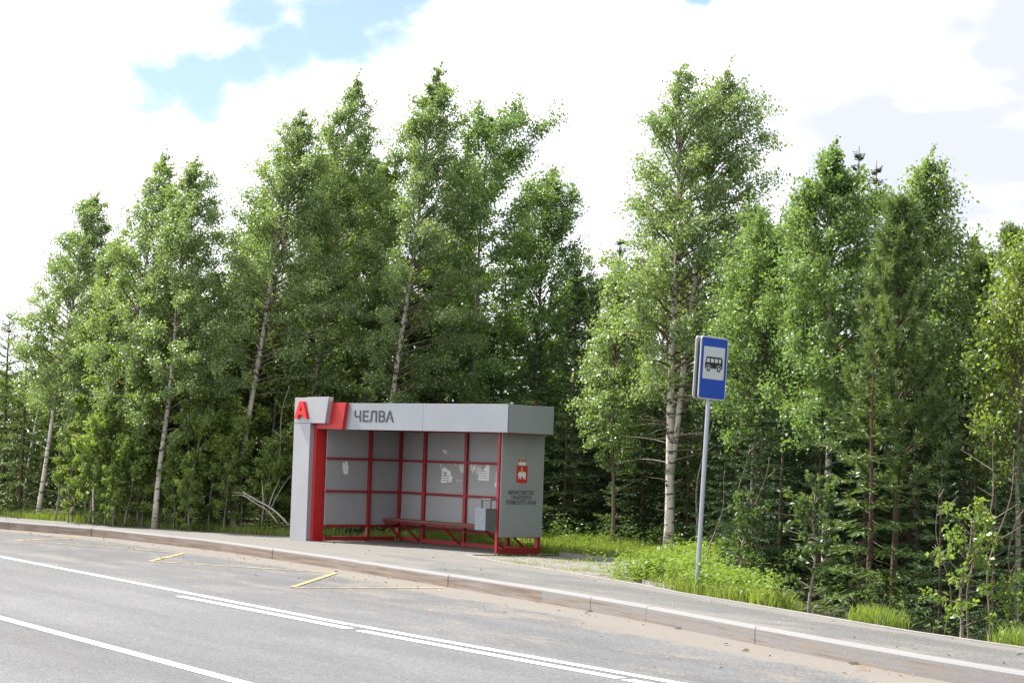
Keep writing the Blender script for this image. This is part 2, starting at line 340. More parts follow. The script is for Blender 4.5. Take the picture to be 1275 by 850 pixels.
# ------------------------------------------------------------------ trees
def stem_path(H, lean, rng, n=18, wob=.06, z0=0., p0=(0, 0), pw=1.25):
    t = np.linspace(0, 1, n)
    x = p0[0]+lean[0]*t**pw+np.sin(t*7+rng.uniform(0, 6))*wob*t*(1-t)*3
    y = p0[1]+lean[1]*t**pw+np.sin(t*6+rng.uniform(0, 6))*wob*t*(1-t)*3
    return np.stack([x, y, z0+(H-z0)*t], 1)
def at_path(P, z):
    return np.stack([np.interp(z, P[:, 2], P[:, i]) for i in range(3)], -1)
def tree(name, loc, H, lean, zb, Rl, Rr, seed, nleaf, label, cat='tree', group=None, r0=.052, leaf=(.049, .039), prof='birch',
         lm=None, bm_=None, lb=None, nbr=125, pend=.42, up=(18, 66), fork=None, wind=.32, zc=None, dead=0, tw=.36, spread=.06, wob=.06, rz=0):
    rng = np.random.default_rng(seed)
    root = empty(name, loc, rz); tag(root, label, cat, group)
    tb = MB()
    stems = [(stem_path(H, lean, rng, wob=wob), r0, zb, H, 1.0)]
    if fork:
        fz, fH, fl, frac = fork; p0 = at_path(stems[0][0], np.array(fz))
        stems.append((stem_path(fH, (fl[0]-p0[0], fl[1]-p0[1]), rng, z0=fz, p0=p0[:2], wob=wob, pw=1.0), r0*.72, max(zb, fz+.8), fH, frac))
    S, V, Wt = [], [], []
    for P, rr, zb_, HH, frac in stems:
        t = (P[:, 2]-P[0, 2])/(HH-P[0, 2]); rad = rr*(1-t)**.85*(1+.35*np.exp(-t*30))+.006
        tb.tube(P, rad, 9, 0)
        nb = int(nbr*frac)
        for i in range(nb):
            rel = ((i+rng.uniform(0, 1))/nb)**.92
            z = zb_+(HH*.985-zb_)*rel
            if prof == 'birch': pr = (.55+.45*min(1, rel/.25)) if rel < .25 else max(.05, ((1-rel)/.75)**.85)
            elif prof == 'round': pr = max(.16, math.sqrt(max(0, 1-((rel-.38)/.64)**2)))
            else: pr = .75+.25*math.sin(rel*3.1)-.5*max(0, rel-.6)
            az_ = i*2.399+rng.uniform(-.5, .5)
            Rx = Rr if math.cos(az_) > 0 else Rl
            Rx = abs(math.cos(az_))*Rx+(1-abs(math.cos(az_)))*(Rl+Rr)/2
            Lb = Rx*pr*frac**.3*rng.uniform(.72, 1.10)
            el = R(up[0]+(up[1]-up[0])*rel+rng.uniform(-12, 12))
            d = np.array([math.cos(az_)*math.cos(el), math.sin(az_)*math.cos(el), math.sin(el)])
            Lb = Lb/max(.45, math.cos(el))*.86
            p0 = at_path(P, np.array(z)); s = np.linspace(0, 1, 7)[:, None]
            bp = p0+d*Lb*s; bp[:, 2] -= (s[:, 0]**2.1)*Lb*pend*.42; bp[:, 0] += wind*(s[:, 0]**1.6)*Lb*.55
            bp[:, :2] += rng.normal(0, .03*Lb, (7, 2))*s
            rb = max(.006, .26*rr*(1-.75*rel)*min(1, Lb/1.2)+.004)
            tb.tube(bp, (rb*(1-s[:, 0])+.0035), 4, 1, cap=False)
            nt_ = max(1, int(Lb*8))
            ss = rng.uniform(.22, 1.0, nt_)**.8
            st = np.stack([np.interp(ss, s[:, 0], bp[:, k]) for k in range(3)], 1)
            td = unit(rng.normal(0, 1, (nt_, 3))*.6+d*.9)
            td[:, 2] -= pend; td[:, 0] += wind
            td = unit(td)*rng.uniform(.4, 1.25, (nt_, 1))*tw*(.32+.68*min(1, Lb))
            S.append(st); V.append(td); Wt.append(np.full(nt_, .35+.65*min(1, Lb)))
        for k in range(int(dead*frac)):                      # bare dead side twigs under the crown
            z = rng.uniform(.18*zb_+P[0, 2]*.8, zb_*1.05); p0 = at_path(P, np.array(z)); a = rng.uniform(0, 6.28); l_ = rng.uniform(.4, 1.3)
            s = np.linspace(0, 1, 6)[:, None]; bp = p0+np.array([math.cos(a), math.sin(a), rng.uniform(-.1, .5)])*l_*s
            bp[:, 2] += np.sin(s[:, 0]*3+rng.uniform(0, 3))*.1*l_*s[:, 0]; tb.tube(bp, .012*(1-s[:, 0])+.003, 4, 1, cap=False)
    S.append(at_path(P, np.linspace(HH-.6, HH-.1, 4))); V.append(np.tile([.12, 0, .28], (4, 1))*rng.uniform(.6, 1.2, (4, 1))); Wt.append(np.full(4, .3))
    S = np.concatenate(S); V = np.concatenate(V); Wt = np.concatenate(Wt)
    tb.build('trunk', [bm_ or M_birch, lb or M_limb], root, smooth=True)
    nleaf = int(nleaf*2.0); m = max(3, nleaf//len(S)); idx = np.repeat(np.arange(len(S)), m)
    f = rng.uniform(0, 1, len(idx))[:, None]
    pos = S[idx]+V[idx]*f+rng.normal(0, spread, (len(idx), 3))*Wt[idx][:, None]
    ax = unit(V[idx])*.5+rng.normal(0, .6, (len(idx), 3)); ax[:, 2] -= .45
    nr = rng.normal(0, .8, (len(idx), 3)); nr[:, 2] += .55
    k = rng.uniform(.45, 1.3, len(idx))
    me = leaf_mesh('crown', pos, ax, nr, leaf[0]*k, leaf[1]*k)
    link('crown', me, root, [lm or M_lbirch])
    return root
def copy_tree(o, loc, rz, sc=1.0, label=None, group=None, sz=None):
    c = o.copy(); COL.objects.link(c); c.location = loc; c.rotation_euler = (0, 0, rz); c.scale = (sc, sc, sz or sc)
    if label: c['label'] = label
    if group: c['group'] = group
    for ch in list(o.children):
        d = ch.copy(); COL.objects.link(d); d.parent = c
    return c

def spruce(name, loc, H, Rm, seed, label, group=None, mat=None, zb=.25, gapy=.26, lean=(0, 0), nb=7, density=1., droop=.35, bare=0.):
    rng = np.random.default_rng(seed); root = empty(name, loc); tag(root, label, 'tree', group)
    tb = MB(); P = stem_path(H, lean, rng, wob=.02)
    t = P[:, 2]/H; tb.tube(P, .011*H*(1-t)+.006, 8, 0)
    A, B, W = [], [], []
    z = zb
    while z < H-.06:
        rel = z/H; n = nb if rel < .9 else 5
        Lm = Rm*(1-rel)**.85*(.6+.4*min(1, rel/.12))+.06
        a0 = rng.uniform(0, 6.28)
        for k in range(n):
            az_ = a0+k*6.283/n+rng.uniform(-.25, .25); Lb = Lm*rng.uniform(.65, 1.12); el = R(-12+62*rel**1.6+rng.uniform(-8, 8))
            d = np.array([math.cos(az_)*math.cos(el), math.sin(az_)*math.cos(el), math.sin(el)]); sd = np.array([-math.sin(az_), math.cos(az_), 0])
            s = np.linspace(0, 1, 6)[:, None]; p0 = at_path(P, np.array(z+rng.uniform(-.05, .05)))
            bp = p0+d*Lb*s; bp[:, 2] += Lb*(-droop*s[:, 0]**1.3+droop*.85*s[:, 0]**2.6)
            tb.tube(bp, .004*H*.3*(1-s[:, 0])*min(1, Lb)+.003, 3, 1, cap=False)
            nl = max(4, int(Lb/.075*density)); q = np.linspace(max(.12, bare), 1, nl)
            pp = np.stack([np.interp(q, s[:, 0], bp[:, i]) for i in range(3)], 1)
            for sg in (-1, 1):
                ll = (.06+.34*Lb*(1-q)**.8*np.minimum(1, q/.25))*rng.uniform(.7, 1.15, nl)
                dd = unit(sd*sg*.8+d*.65+rng.normal(0, .12, (nl, 3))+np.array([0, 0, -.25]))
                ns = 3
                for j in range(ns):
                    A.append(pp+dd*ll[:, None]*(j/ns)); B.append(pp+dd*ll[:, None]*((j+1.25)/ns)); W.append(np.full(nl, .023))
            A.append(pp[:-1]); B.append(pp[1:]+(pp[1:]-pp[:-1])*.2); W.append(np.full(nl-1, .024))
        z += gapy*rng.uniform(.8, 1.2)*(1.0 if rel < .7 else .75)
    tb.build('trunk', [M_sprucebark, M_sprucebark], root, smooth=True)
    A = np.concatenate(A); B = np.concatenate(B); W = np.concatenate(W)
    keep = rng.uniform(0, 1, len(A)) < .94; A, B, W = A[keep], B[keep], W[keep]
    A = A+rng.normal(0, .006, A.shape); d = B-A; ln = np.linalg.norm(d, axis=1)+.02
    nr = rng.normal(0, .55, A.shape); nr[:, 2] += .8
    link('crown', leaf_mesh('crown', (A+B)/2, d, nr, ln*1.25, W*rng.uniform(.8, 1.5, len(W)), fold=.12, shape=.5), root, [mat or M_spruce])
    return root

def pine(name, loc, H, Rm, zb, seed, label, group=None, gapy=.42, ntuft=5, lean=(0, 0)):
    rng = np.random.default_rng(seed); root = empty(name, loc); tag(root, label, 'tree', group)
    tb = MB(); P = stem_path(H, lean, rng, wob=.03); t = P[:, 2]/H; tb.tube(P, .007*H*(1-t)+.010, 8, 0)
    T, D = [], []
    z = zb
    while z < H-.1:
        rel = (z-zb)/(H-zb); Lm = Rm*(1-rel)**.7+.08; a0 = rng.uniform(0, 6.28)
        for k in range(6):
            az_ = a0+k*1.047+rng.uniform(-.2, .2); Lb = Lm*rng.uniform(.7, 1.1); el = R(18+45*rel+rng.uniform(-8, 8))
            d = np.array([math.cos(az_)*math.cos(el), math.sin(az_)*math.cos(el), math.sin(el)])
            s = np.linspace(0, 1, 6); bp = at_path(P, np.array(z))+d*Lb*s[:, None]; bp[:, 2] += .28*Lb*s**2.2
            tb.tube(bp, .012*(1-s)+.005, 4, 1, cap=False)
            for q in np.arange(.3, 1.02, .12):
                c = np.array([np.interp(q, s, bp[:, i]) for i in range(3)])
                for _ in range(3):
                    dd = d*.7+rng.normal(0, .4, 3)+np.array([0, 0, .55]); dd /= np.linalg.norm(dd); l_ = rng.uniform(.1, .3)
                    for w in np.linspace(0, 1, 4): T.append(c+dd*l_*w); D.append(dd)
        z += gapy*rng.uniform(.85, 1.15)*(1-.3*rel)
    for w in np.linspace(.86, 1.0, 10): T.append(at_path(P, np.array(H*w))); D.append(np.array([0, 0, 1.]))
    tb.build('trunk', [M_sprucebark, M_sprucebark], root, smooth=True)
    T = np.array(T); D = np.array(D); m = 9; i = np.repeat(np.arange(len(T)), m)
    ax = unit(D[i]*.9+rng.normal(0, .5, (len(i), 3))); ln = rng.uniform(.07, .12, len(i))
    pos = T[i]+ax*ln[:, None]*.5; link('crown', leaf_mesh('crown', pos, ax, rng.normal(0, 1, pos.shape), ln, np.full(len(i), .016), fold=0, shape=.5), root, [M_pine])
    return root

# ------------------------------------------------------------------ plan of the place: s runs along the road, n across it
SD = np.array([.51, -.86]); ND = np.array([.86, .51]); RZ = math.atan2(-.86, .51)
def xy(s, n): return (.51*s+.86*n, -.86*s+.51*n)
def s_of(x, y): return .51*x-.86*y
def n_of(x, y): return .86*x+.51*y
KS = np.array([-400, -52, -49, -46.5, -44.2, -40.7, -35.5, -29.9, -25.5, -22.9, -20.4, -18.7, -16.2, -13.9, -8, 20, 80.])
KN = np.array([12, 12, 12.05, 12.65, 13.56, 14.55, 14.96, 14.68, 14.35, 14.13, 13.80, 13.5, 13.04, 12.68, 12.2, 12, 12.])
_ss = np.linspace(-56, 24, 801); _nn = np.interp(_ss, KS, KN)
_ker = np.exp(-np.linspace(-2, 2, 25)**2); _ker /= _ker.sum(); _nn = np.convolve(np.pad(_nn, 12, mode='edge'), _ker, 'valid')
def kerb_n(s): return np.interp(s, np.concatenate([[-400], _ss, [80]]), np.concatenate([[12], _nn, [12]]))
WS = np.array([-400, -52, -46.7, -41.4, -39.4, -37.7, -36.6, -35.9, -31.45, -31.3, -29.6, -23.5, -22.2, -19.5, -16.7, -14.6, -8, 20, 80.])
WN = np.array([14, 14, 14.3, 15.9, 16.6, 17.6, 18.9, 19.3, 19.8, 17.75, 17.2, 16.1, 15.7, 15.2, 14.62, 14.4, 13.9, 13.7, 13.7])
def walk_n(s): return np.interp(s, WS, WN)
ES = np.array([-400, -46.7, -41.4, -37.7, -35.9, -31.5, -29, -26.4, -24, -22.4, 80])
EN = np.array([14, 14.3, 15.9, 17.6, 19.3, 19.8, 19.7, 18.6, 16.4, 15.75, 13.7])
def edge_n(s): return np.where(s > -22.4, walk_n(s), np.interp(s, ES, EN))
def smooth(a): a = np.clip(a, 0, 1); return a*a*(3-2*a)
def hf(x, y):
    x = np.asarray(x, float); y = np.asarray(y, float); s = s_of(x, y); n = n_of(x, y); e = edge_n(s)
    A = np.interp(s, [-60, -34, -28, -22, -17], [.1, .12, .10, -.32, -.5])
    z = -.025+A*smooth((n-e-.1)/2.2)+.05*np.sin(x*1.7+y*.6)*np.sin(y*1.3)*smooth((n-e-.5)/2)
    z = np.where(n < e-.1, -.06, z)
    return np.where(n < kerb_n(s)+.28, -.24, z)

ax_ = np.concatenate([[-2500, -900, -300, -120, -60], np.arange(-32, 22, .45), [40, 80, 200, 700, 2500]])
ay_ = np.concatenate([[-2500, -700, -200, -60, -20], np.arange(-4, 75, .45), [100, 180, 400, 1000, 2800]])
X, Y = np.meshgrid(ax_, ay_); Z = hf(X, Y)
nx, ny = len(ax_), len(ay_); ii = (np.arange(ny-1)[:, None]*nx+np.arange(nx-1)[None]).ravel()
o = link('ground', np_mesh('ground', np.stack([X, Y, Z], -1).reshape(-1, 3), np.stack([ii, ii+1, ii+1+nx, ii+nx], 1), True), None, [M_ground]); tag(o, kind='structure')

def sheet(name, S, lo, hi, z, mat, rows=1, sand=None):
    S = np.asarray(S, float); k = np.linspace(0, 1, rows+1)
    Nn = lo(S)[:, None]*(1-k)+hi(S)[:, None]*k; Sx = np.repeat(S[:, None], rows+1, 1)
    V = np.stack([Sx, Nn, np.full_like(Nn, z)], -1).reshape(-1, 3); m = rows+1
    i = (np.arange(len(S)-1)[:, None]*m+np.arange(rows)[None]).ravel()
    me = np_mesh(name, V, np.stack([i, i+m, i+m+1, i+1], 1))
    if sand is not None:
        a = me.attributes.new('sand', 'FLOAT', 'POINT'); a.data.foreach_set('value', sand(Sx, Nn).astype(np.float32).ravel())
    o = link(name, me, None, [mat]); o.rotation_euler = (0, 0, RZ); tag(o, kind='structure'); return o
S1 = np.concatenate([[-400, -200, -100], np.arange(-60, 24, .4), [60.]])
c = lambda v: (lambda s: np.full_like(s, v))
rs = np.random.default_rng(5); wobble = np.convolve(rs.normal(0, .05, len(S1)), np.ones(5)/3, 'same')
sheet('bus_bay', S1, c(9.9), lambda s: kerb_n(s)+.02, -.174, M_bay, 14,
      sand=lambda s, n: np.clip(1-(kerb_n(s)-n)/.85, 0, 1)*.62+.12*np.exp(-((s+17)/5)**2)*np.clip(1-(kerb_n(s)-n)/1.8, 0, 1))
sheet('road', S1, c(2.2), lambda s: 10.34+wobble, -.170, M_road, 1)
sheet('road_shoulder', S1, c(-6), c(2.25), -.175, M_gravel, 1)
sheet('sidewalk', np.unique(np.concatenate([S1, WS])), lambda s: kerb_n(s)+.114, walk_n, 0.0, M_walk, 8,
      sand=lambda s, n: .34*smooth((-29-s)/7)+.10*smooth((-24-s)/6)+.32*np.clip(1-(walk_n(s)-n)/.35, 0, 1)+.2*np.clip(1-(n-kerb_n(s)-.15)/.3, 0, 1))
Sg = np.linspace(-31.2, -23.6, 40)
sheet('gravel_patch', Sg, lambda s: walk_n(s)+.07, lambda s: np.maximum(walk_n(s)+.08, edge_n(s)+.1), -.008, M_gravel, 3)

# kerb: individual concrete stones with open joints, in one run
jl = [(-10.53, 44.76), (-9.3, 43.5), (-8.3, 42.69), (-6.34, 39.83), (-5.24, 37.95), (-3.93, 35.81), (-2.38, 32.5), (-.75, 29.53), (.5, 26.83), (1.1, 25.54), (1.68, 24.11), (2.65, 21.57), (3.51, 19.46), (4.3, 17.3)]
js = [s_of(*q) for q in jl]; js = [-60, -56, -53, -50, -48, -46.2]+js+[-10.5, -8, -5, -2, 2, 6, 12, 24]
kb = MB(); rk = random.Random(3)
def kprof(s): n0 = float(kerb_n(s)); return n0
for a, b in zip(js[:-1], js[1:]):
    clean = a > -22.95
    off = .0 if not clean else .012
    dz = rk.uniform(-.004, .004); dn = rk.uniform(-.006, .006)
    ks = np.linspace(a+.006, b-.006, max(2, int((b-a)/.5)+1))
    vs, fs = [], []
    for s in ks:
        n0 = kprof(s)+dn-off
        for dn_, z in ((0, -.26), (0, -.022), (.018, .002), (.115, .002), (.115, -.26)): vs.append((s, n0+dn_, z+dz+(.004 if clean else 0)))
    for i in range(len(ks)-1):
        for k in range(4): fs.append((i*5+k, (i+1)*5+k, (i+1)*5+k+1, i*5+k+1))
    fs += [(0, 1, 2, 3, 4), tuple((len(ks)-1)*5+k for k in (4, 3, 2, 1, 0))]
    kb.add(vs, fs, 1 if clean else 0)
for s0, s1 in ((-60, 24),):
    ks = np.linspace(s0, s1, 170); vs = []; fs = []
    for s in ks:
        n0 = kprof(s)+.016
        for q, z in ((0, -.26), (.0, -.03), (.02, -.006), (.10, -.006)): vs.append((s, n0+q, z))
    for i in range(len(ks)-1):
        for k in range(3): fs.append((i*4+k, (i+1)*4+k, (i+1)*4+k+1, i*4+k+1))
    kb.add(vs, fs, 2)
o = kb.build('kerb', [M_kerb_dirty, M_kerb_clean, M_kerb_joint]); o.rotation_euler = (0, 0, RZ); tag(o, kind='structure')

# concrete edging strips behind the walk and round the gravel
eb = MB()
def strip(pts, w, z0, z1):
    for (s0, n0), (s1, n1) in zip(pts[:-1], pts[1:]): eb.beam((s0, n0, (z0+z1)/2), (s1, n1, (z0+z1)/2), w, z1-z0)
q = [(s, float(walk_n(s))+.035) for s in np.linspace(-31.25, 20, 46)]; strip(q, .07, -.1, .012)
strip([(-31.3, 19.72), (-28.6, 19.62), (-26.3, 18.7)], .09, -.1, .05)
strip([(-23.9, 16.45), (-22.55, 16.0)], .10, -.05, .05)
o = eb.build('edging', M_edging); o.rotation_euler = (0, 0, RZ); tag(o, kind='structure')

# painted lines
def ribbon(mb, pts, w, z=0.):
    P = [Vector((*p, z)) for p in pts]
    for i in range(len(P)-1):
        d = (P[i+1]-P[i]); d.normalize(); sd = Vector((-d.y, d.x, 0))*w/2
        mb.add([P[i]-sd, P[i+1]-sd, P[i+1]+sd, P[i]+sd], [(0, 1, 2, 3)])
wl = MB()
def wline(pts, w): ribbon(wl, pts, w, -.165)
a_, b_, c_, d_ = (-8.11, 33.6), (-1.62, 22.26), (-1.57, 22.2), (1.6, 17.1)
far = (a_[0]-3*6.49, a_[1]+3*11.34)
wline([far, a_, b_], .115); wline([c_, d_, (5.2, 11)], .12)
wline([(-3.98, 25.76), (-1.60, 21.75)], .13); wline([(-1.46, 21.51), (1.0, 17.56)], .13); wline([(1.05, 17.46), (4, 12.6)], .13)
wline([xy(-120, 6.58), xy(-26, 6.585), xy(-20, 6.58), xy(20, 6.58)], .135)
o = wl.build('road_marking', M_white); tag(o, kind='structure')
yz = [(-10.5, 43.0), (-8.45, 41.72), (-9.28, 39.66), (-5.64, 36.74), (-5.72, 33.73), (-2.58, 32.06), (-2.86, 28.21), (-.85, 29.2)]
yl = MB(); yf = MB()
for i in range(len(yz)-1): ribbon(yl if i % 2 else yf, yz[i:i+2], .075 if i % 2 else .07, -.168+.0008*i)
o = yl.build('bay_marking', M_yellow); tag(o, kind='structure')
o = yf.build('bay_marking', M_yellowworn); tag(o, kind='structure')

# ------------------------------------------------------------------ bus shelter
SH = empty('bus_shelter', (-3.4409, 39.6631, 0), -.7768)
tag(SH, 'silver and red bus shelter with a grey end wall and a bench inside', 'bus shelter')
W, DL, DR = 4.6123, 1.8974, 1.0637
vb = lambda u: DL+(DR-DL)*u/W
bd = Vector((W, DR-DL, 0)).normalized(); bnrm = Vector((-bd.y, bd.x, 0))     # along the back wall / outward
ba = math.atan2(bd.y, bd.x)
PU = lambda u: [(u, vb(u))]
# floor frame, posts and rails
fr = MB()
def post(x, y, z0, z1, w=.07, mi=0): fr.box(x-w/2, x+w/2, y-w/2, y+w/2, z0, z1, mi)
for v in (1.09,): post(0, v, .0, 2.13)
post(0, DL, 0, 2.13, .075)
for u in (.87, 2.27, 3.65): post(u, vb(u), 0, 2.13, .072)
post(W-.04, DR, 0, 2.13, .075)
post(W-.025, .028, 0, 2.13, .055)
for z, h in ((1.575, .04), (.955, .04), (.295, .05)):
    fr.beam((0, -.01, z), (0, 1.054, z), .036, h); fr.beam((0, 1.126, z), (0, DL-.039, z), .036, h)
    us = [.04, .87, 2.27, 3.65, W-.04]
    for a, b in zip(us[:-1], us[1:]): fr.beam((a+.038, vb(a+.038)-.004, z), (b-.038, vb(b-.038)-.004, z), .036, h)
fr.beam((0, -.02, .055), (0, DL-.039, .055), .062, .078)
fr.beam((.039, vb(.039), .055), (W-.039, vb(W-.039), .055), .062, .078)
fr.beam((W-.01, .063, .06), (W-.01, DR-.039, .06), .062, .11)
fr.beam((W-.01, .063, .34), (W-.01, DR-.039, .34), .03, .04)
# roof frame
for a, b in (((0, .02), (0, DL)), ((W, .03), (W, DR)), ((0, DL), (W, DR)), ((-.1, -.06), (W+.2, -.06))): fr.beam((*a, 2.175), (*b, 2.175), .06, .08)
fr.build('frame', M_red, SH, bev=.004)
# panels
pn = MB()
pn.box(-.032, -.019, .0, DL+.02, .30, 2.16)
o = pn.build('side_panel', M_greywall, SH, bev=.002)
pn = MB(); off = bnrm*.03
a, b = Vector((.0, vb(0), 0))+off, Vector((W, vb(W), 0))+off
pn.beam((a.x, a.y, 1.23), (b.x, b.y, 1.23), .012, 1.86); pn.build('back_panel', M_greywall, SH)
pn = MB(); pn.box(W+.008, W+.030, .03, DR+.04, .30, 2.16)
ew = pn.build('end_panel', M_endwall, SH, bev=.002); ew['label'] = 'grey end panel with a red crest and ministry lettering'
# column and signboard at the left end
VF = -.12
pl = MB(); pl.box(-.66, -.18, -.30, -.17, .0, 2.712); pl.box(-.62, -.22, -.17, .10, 0, 2.68)
p_ = pl.build('pillar', M_pillar, SH, bev=.004); p_['label'] = 'pale silver pillar with a raised red letter at its top'
pl = MB(); pl.box(-.662, -.178, -.303, -.301, 2.225, 2.232); pl.build('seam', M_bindark, p_)
rc = MB(); rc.box(-.172, -.11, -.20, .06, 0, 2.13); rc.build('red_column', M_redbright, SH, bev=.003)
f2 = lambda a, b, t: (a, t, b)
rc = MB(); rc.prism([(-.15, 2.128), (.632, 2.128), (.715, 2.622), (-.15, 2.622)], f2, -.205, VF-.002); rc.build('red_bracket', M_redbright, SH, bev=.004)
rc = MB(); rc.prism([(-.17, 2.23), (.27, 2.23), (.36, 2.728), (-.275, 2.722)], f2, -.325, -.207); rc.build('signboard', M_pillar, SH, bev=.004)
# fascia and roof
UE = W+.29; VB2 = DR-.02
fa = MB(); fa.box(-.15, 2.745, VF, VF+.03, 2.125, 2.618); fa.box(2.749, UE, VF, VF+.03, 2.125, 2.616); fa.build('fascia', M_silver, SH, bev=.003)
fa = MB(); fa.box(UE-.03, UE, VF+.033, VB2, 2.122, 2.612); fa.build('end_fascia', M_endwall, SH, bev=.003)
rf = MB(); rf.prism([(-.2, VF+.033), (UE-.033, VF+.033), (UE-.033, VB2), (-.2, DL+.1)], lambda a, b, t: (a, b, t), 2.225, 2.60); rf.build('roof', M_greywall, SH)
rt = MB(); rt.box(2.70, UE-.05, VF+.034, VF+.06, 2.60, 2.620); rt.box(UE-.2, UE-.032, VF+.05, VB2-.02, 2.108, 2.12); rt.build('roof_trim', M_red, SH)

def text(name, body, w, h, origin, ex, ey, nz, mat, parent, depth=.003, bold=0., lift=.0):
    cu = bpy.data.curves.new('t', 'FONT'); cu.body = body; cu.size = 1; cu.extrude = .5; cu.offset = bold; cu.resolution_u = 4
    to = bpy.data.objects.new('t', cu); COL.objects.link(to)
    bpy.context.view_layer.update()
    me = bpy.data.meshes.new_from_object(to.evaluated_get(bpy.context.evaluated_depsgraph_get()))
    bpy.data.objects.remove(to); bpy.data.curves.remove(cu)
    co = np.empty(len(me.vertices)*3, np.float32); me.vertices.foreach_get('co', co); co = co.reshape(-1, 3)
    lo, hi = co.min(0), co.max(0); k = (co-lo)/(hi-lo)
    ex, ey, nz, og = (np.array(q, float) for q in (ex, ey, nz, origin))
    V = og+k[:, :1]*w*ex+k[:, 1:2]*h*ey+(k[:, 2:]*depth+lift)*nz
    me.vertices.foreach_set('co', V.astype(np.float32).ravel()); me.update(); me.name = name
    return link(name, me, parent, [mat])
text('lettering', 'ЧЕЛВА', 1.10, .212, (.875, VF, 2.272), (1, 0, 0), (0, 0, 1), (0, -1, 0), M_dark, SH, .004, bold=.02)
lt = MB(); fA = lambda a, b, t: (-.592+a*.375, -.3005-t, 2.315+b*.325)
lt.prism([(0, 0), (.27, 0), (.335, .22), (.665, .22), (.73, 0), (1, 0), (.66, 1), (.34, 1)], fA, 0, .03)
lt.prism([(0, 0), (.27, 0), (.40, .45), (.5, .78), (.5, 1), (.34, 1)], fA, .0305, .06); lt.prism([(1, 0), (.66, 1), (.5, 1), (.5, .78), (.60, .45), (.73, 0)], fA, .0305, .06)
lt.prism([(.335, .22), (.665, .22), (.60, .448), (.40, .448)], fA, .0305, .06)
lt.build('letter', M_redletter, p_)
ue = W+.030
for s_, v0, v1, z in (('МИНИСТЕРСТВО', .215, .87, 1.045), ('ТРАНСПОРТА', .285, .80, .958), ('ПЕРМСКОГО КРАЯ', .17, .915, .872)):
    text('wall_lettering', s_, v1-v0, .076, (ue, v0, z), (0, 1, 0), (0, 0, 1), (1, 0, 0), M_black, ew, .002, bold=.008)
# crest
fx = lambda a, b, t: (ue+t, .405+a*.28, 1.245+b)
cr2 = MB(); cr2.prism([(0, .31), (0, .03), (.06, .012), (.40, .012), (.5, -.012), (.6, .012), (.94, .012), (1, .03), (1, .31)], fx, 0, .002, 0)
bear = [(.16, .075), (.23, .075), (.235, .10), (.30, .115), (.33, .075), (.41, .075), (.40, .11), (.56, .118), (.62, .105), (.63, .075), (.71, .075), (.70, .11), (.75, .10), (.78, .075), (.85, .078), (.82, .12),
        (.85, .165), (.80, .195), (.68, .207), (.50, .195), (.36, .202), (.30, .20), (.27, .213), (.24, .20), (.17, .175), (.11, .15), (.12, .138), (.19, .14), (.20, .11)]
cr2.prism(bear, fx, .0022, .003, 1)
cr2.prism([(.40, .212), (.58, .212), (.58, .255), (.40, .255)], fx, .0022, .003, 2)
cr2.prism([(.475, .257), (.505, .257), (.505, .295), (.475, .295)], fx, .0022, .003, 1); cr2.prism([(.44, .272), (.472, .272), (.472, .282), (.44, .282)], fx, .0022, .003, 1); cr2.prism([(.508, .272), (.54, .272), (.54, .282), (.508, .282)], fx, .0022, .003, 1)
cr2.prism([(.20, .32), (.80, .32), (.84, .375), (.16, .375)], fx, 0, .002, 1)
for k in range(5):
    a0 = .15+k*.14; cr2.prism([(a0, .378), (a0+.125, .378), (a0+.14, .41), (a0+.0625, .425), (a0-.015, .41)], fx, 0, .002, 0 if k % 2 == 0 else 2)
cr2.prism([(.45, .428), (.55, .428), (.55, .45), (.45, .45)], fx, 0, .002, 2)
cr2.build('crest', [M_crest, M_whiteprint, M_gold], ew)
# torn notices on the back and side walls
def on_back(u, z, t): p = Vector((u, vb(u), 0))+bnrm*(.0235-t); return (p.x, p.y, z)
def notice(poly, u, z, sc=1., mat=None, lines=0, lab=None, t=.002, nm='notice'):
    nb_ = MB(); nb_.prism([(a*sc, b*sc) for a, b in poly], lambda a, b, q: on_back(u+a, z+b, q), .0, t)
    for k in range(lines):
        y0 = .03+k*.032; nb_.prism([(.03*sc, y0*sc), ((.24-.03*(k % 2))*sc, y0*sc), ((.24-.03*(k % 2))*sc, (y0+.012)*sc), (.03*sc, (y0+.012)*sc)], lambda a, b, q: on_back(u+a, z+b, q), t+.0005, t+.001, 1)
    o = nb_.build(nm, [mat or M_paper, M_ink], SH)
    if lab: o['label'] = lab
n1 = [(0, 0), (.15, .0), (.16, .03), (.19, .01), (.28, .02), (.28, .06), (.30, .09), (.25, .12), (.24, .17), (.12, .21), (.10, .23), (.04, .22), (.01, .19), (.03, .18), (.02, .1)]
n2 = [(0, 0), (.27, 0), (.28, .2), (.24, .25), (.20, .22), (.10, .13), (.06, .17), (.02, .12)]
notice(n1, 1.40, 1.18, 1.3, lines=3, lab='torn white notice with a small picture left of the others'); 
nb_ = MB(); nb_.prism([(0, 0), (.08, 0), (.08, .07), (0, .07)], lambda a, b, q: on_back(1.50+a, 1.32+b, q), .0027, .0034); nb_.build('notice_picture', M_ink, SH)
notice(n2, 2.64, 1.26, 1.25, lines=4, lab='torn white notice with lines of print near the end wall')
rr_ = random.Random(8)
def scrap(u, z, a, b): 
    k = 13; poly = []
    for i in range(k):
        th = 6.283*i/k; q = rr_.uniform(.3, 1.25); poly.append((a*q*math.cos(th), b*q*math.sin(th)))
    notice(poly, u, z, 1, M_glue, t=.0012, nm='paper_scrap')
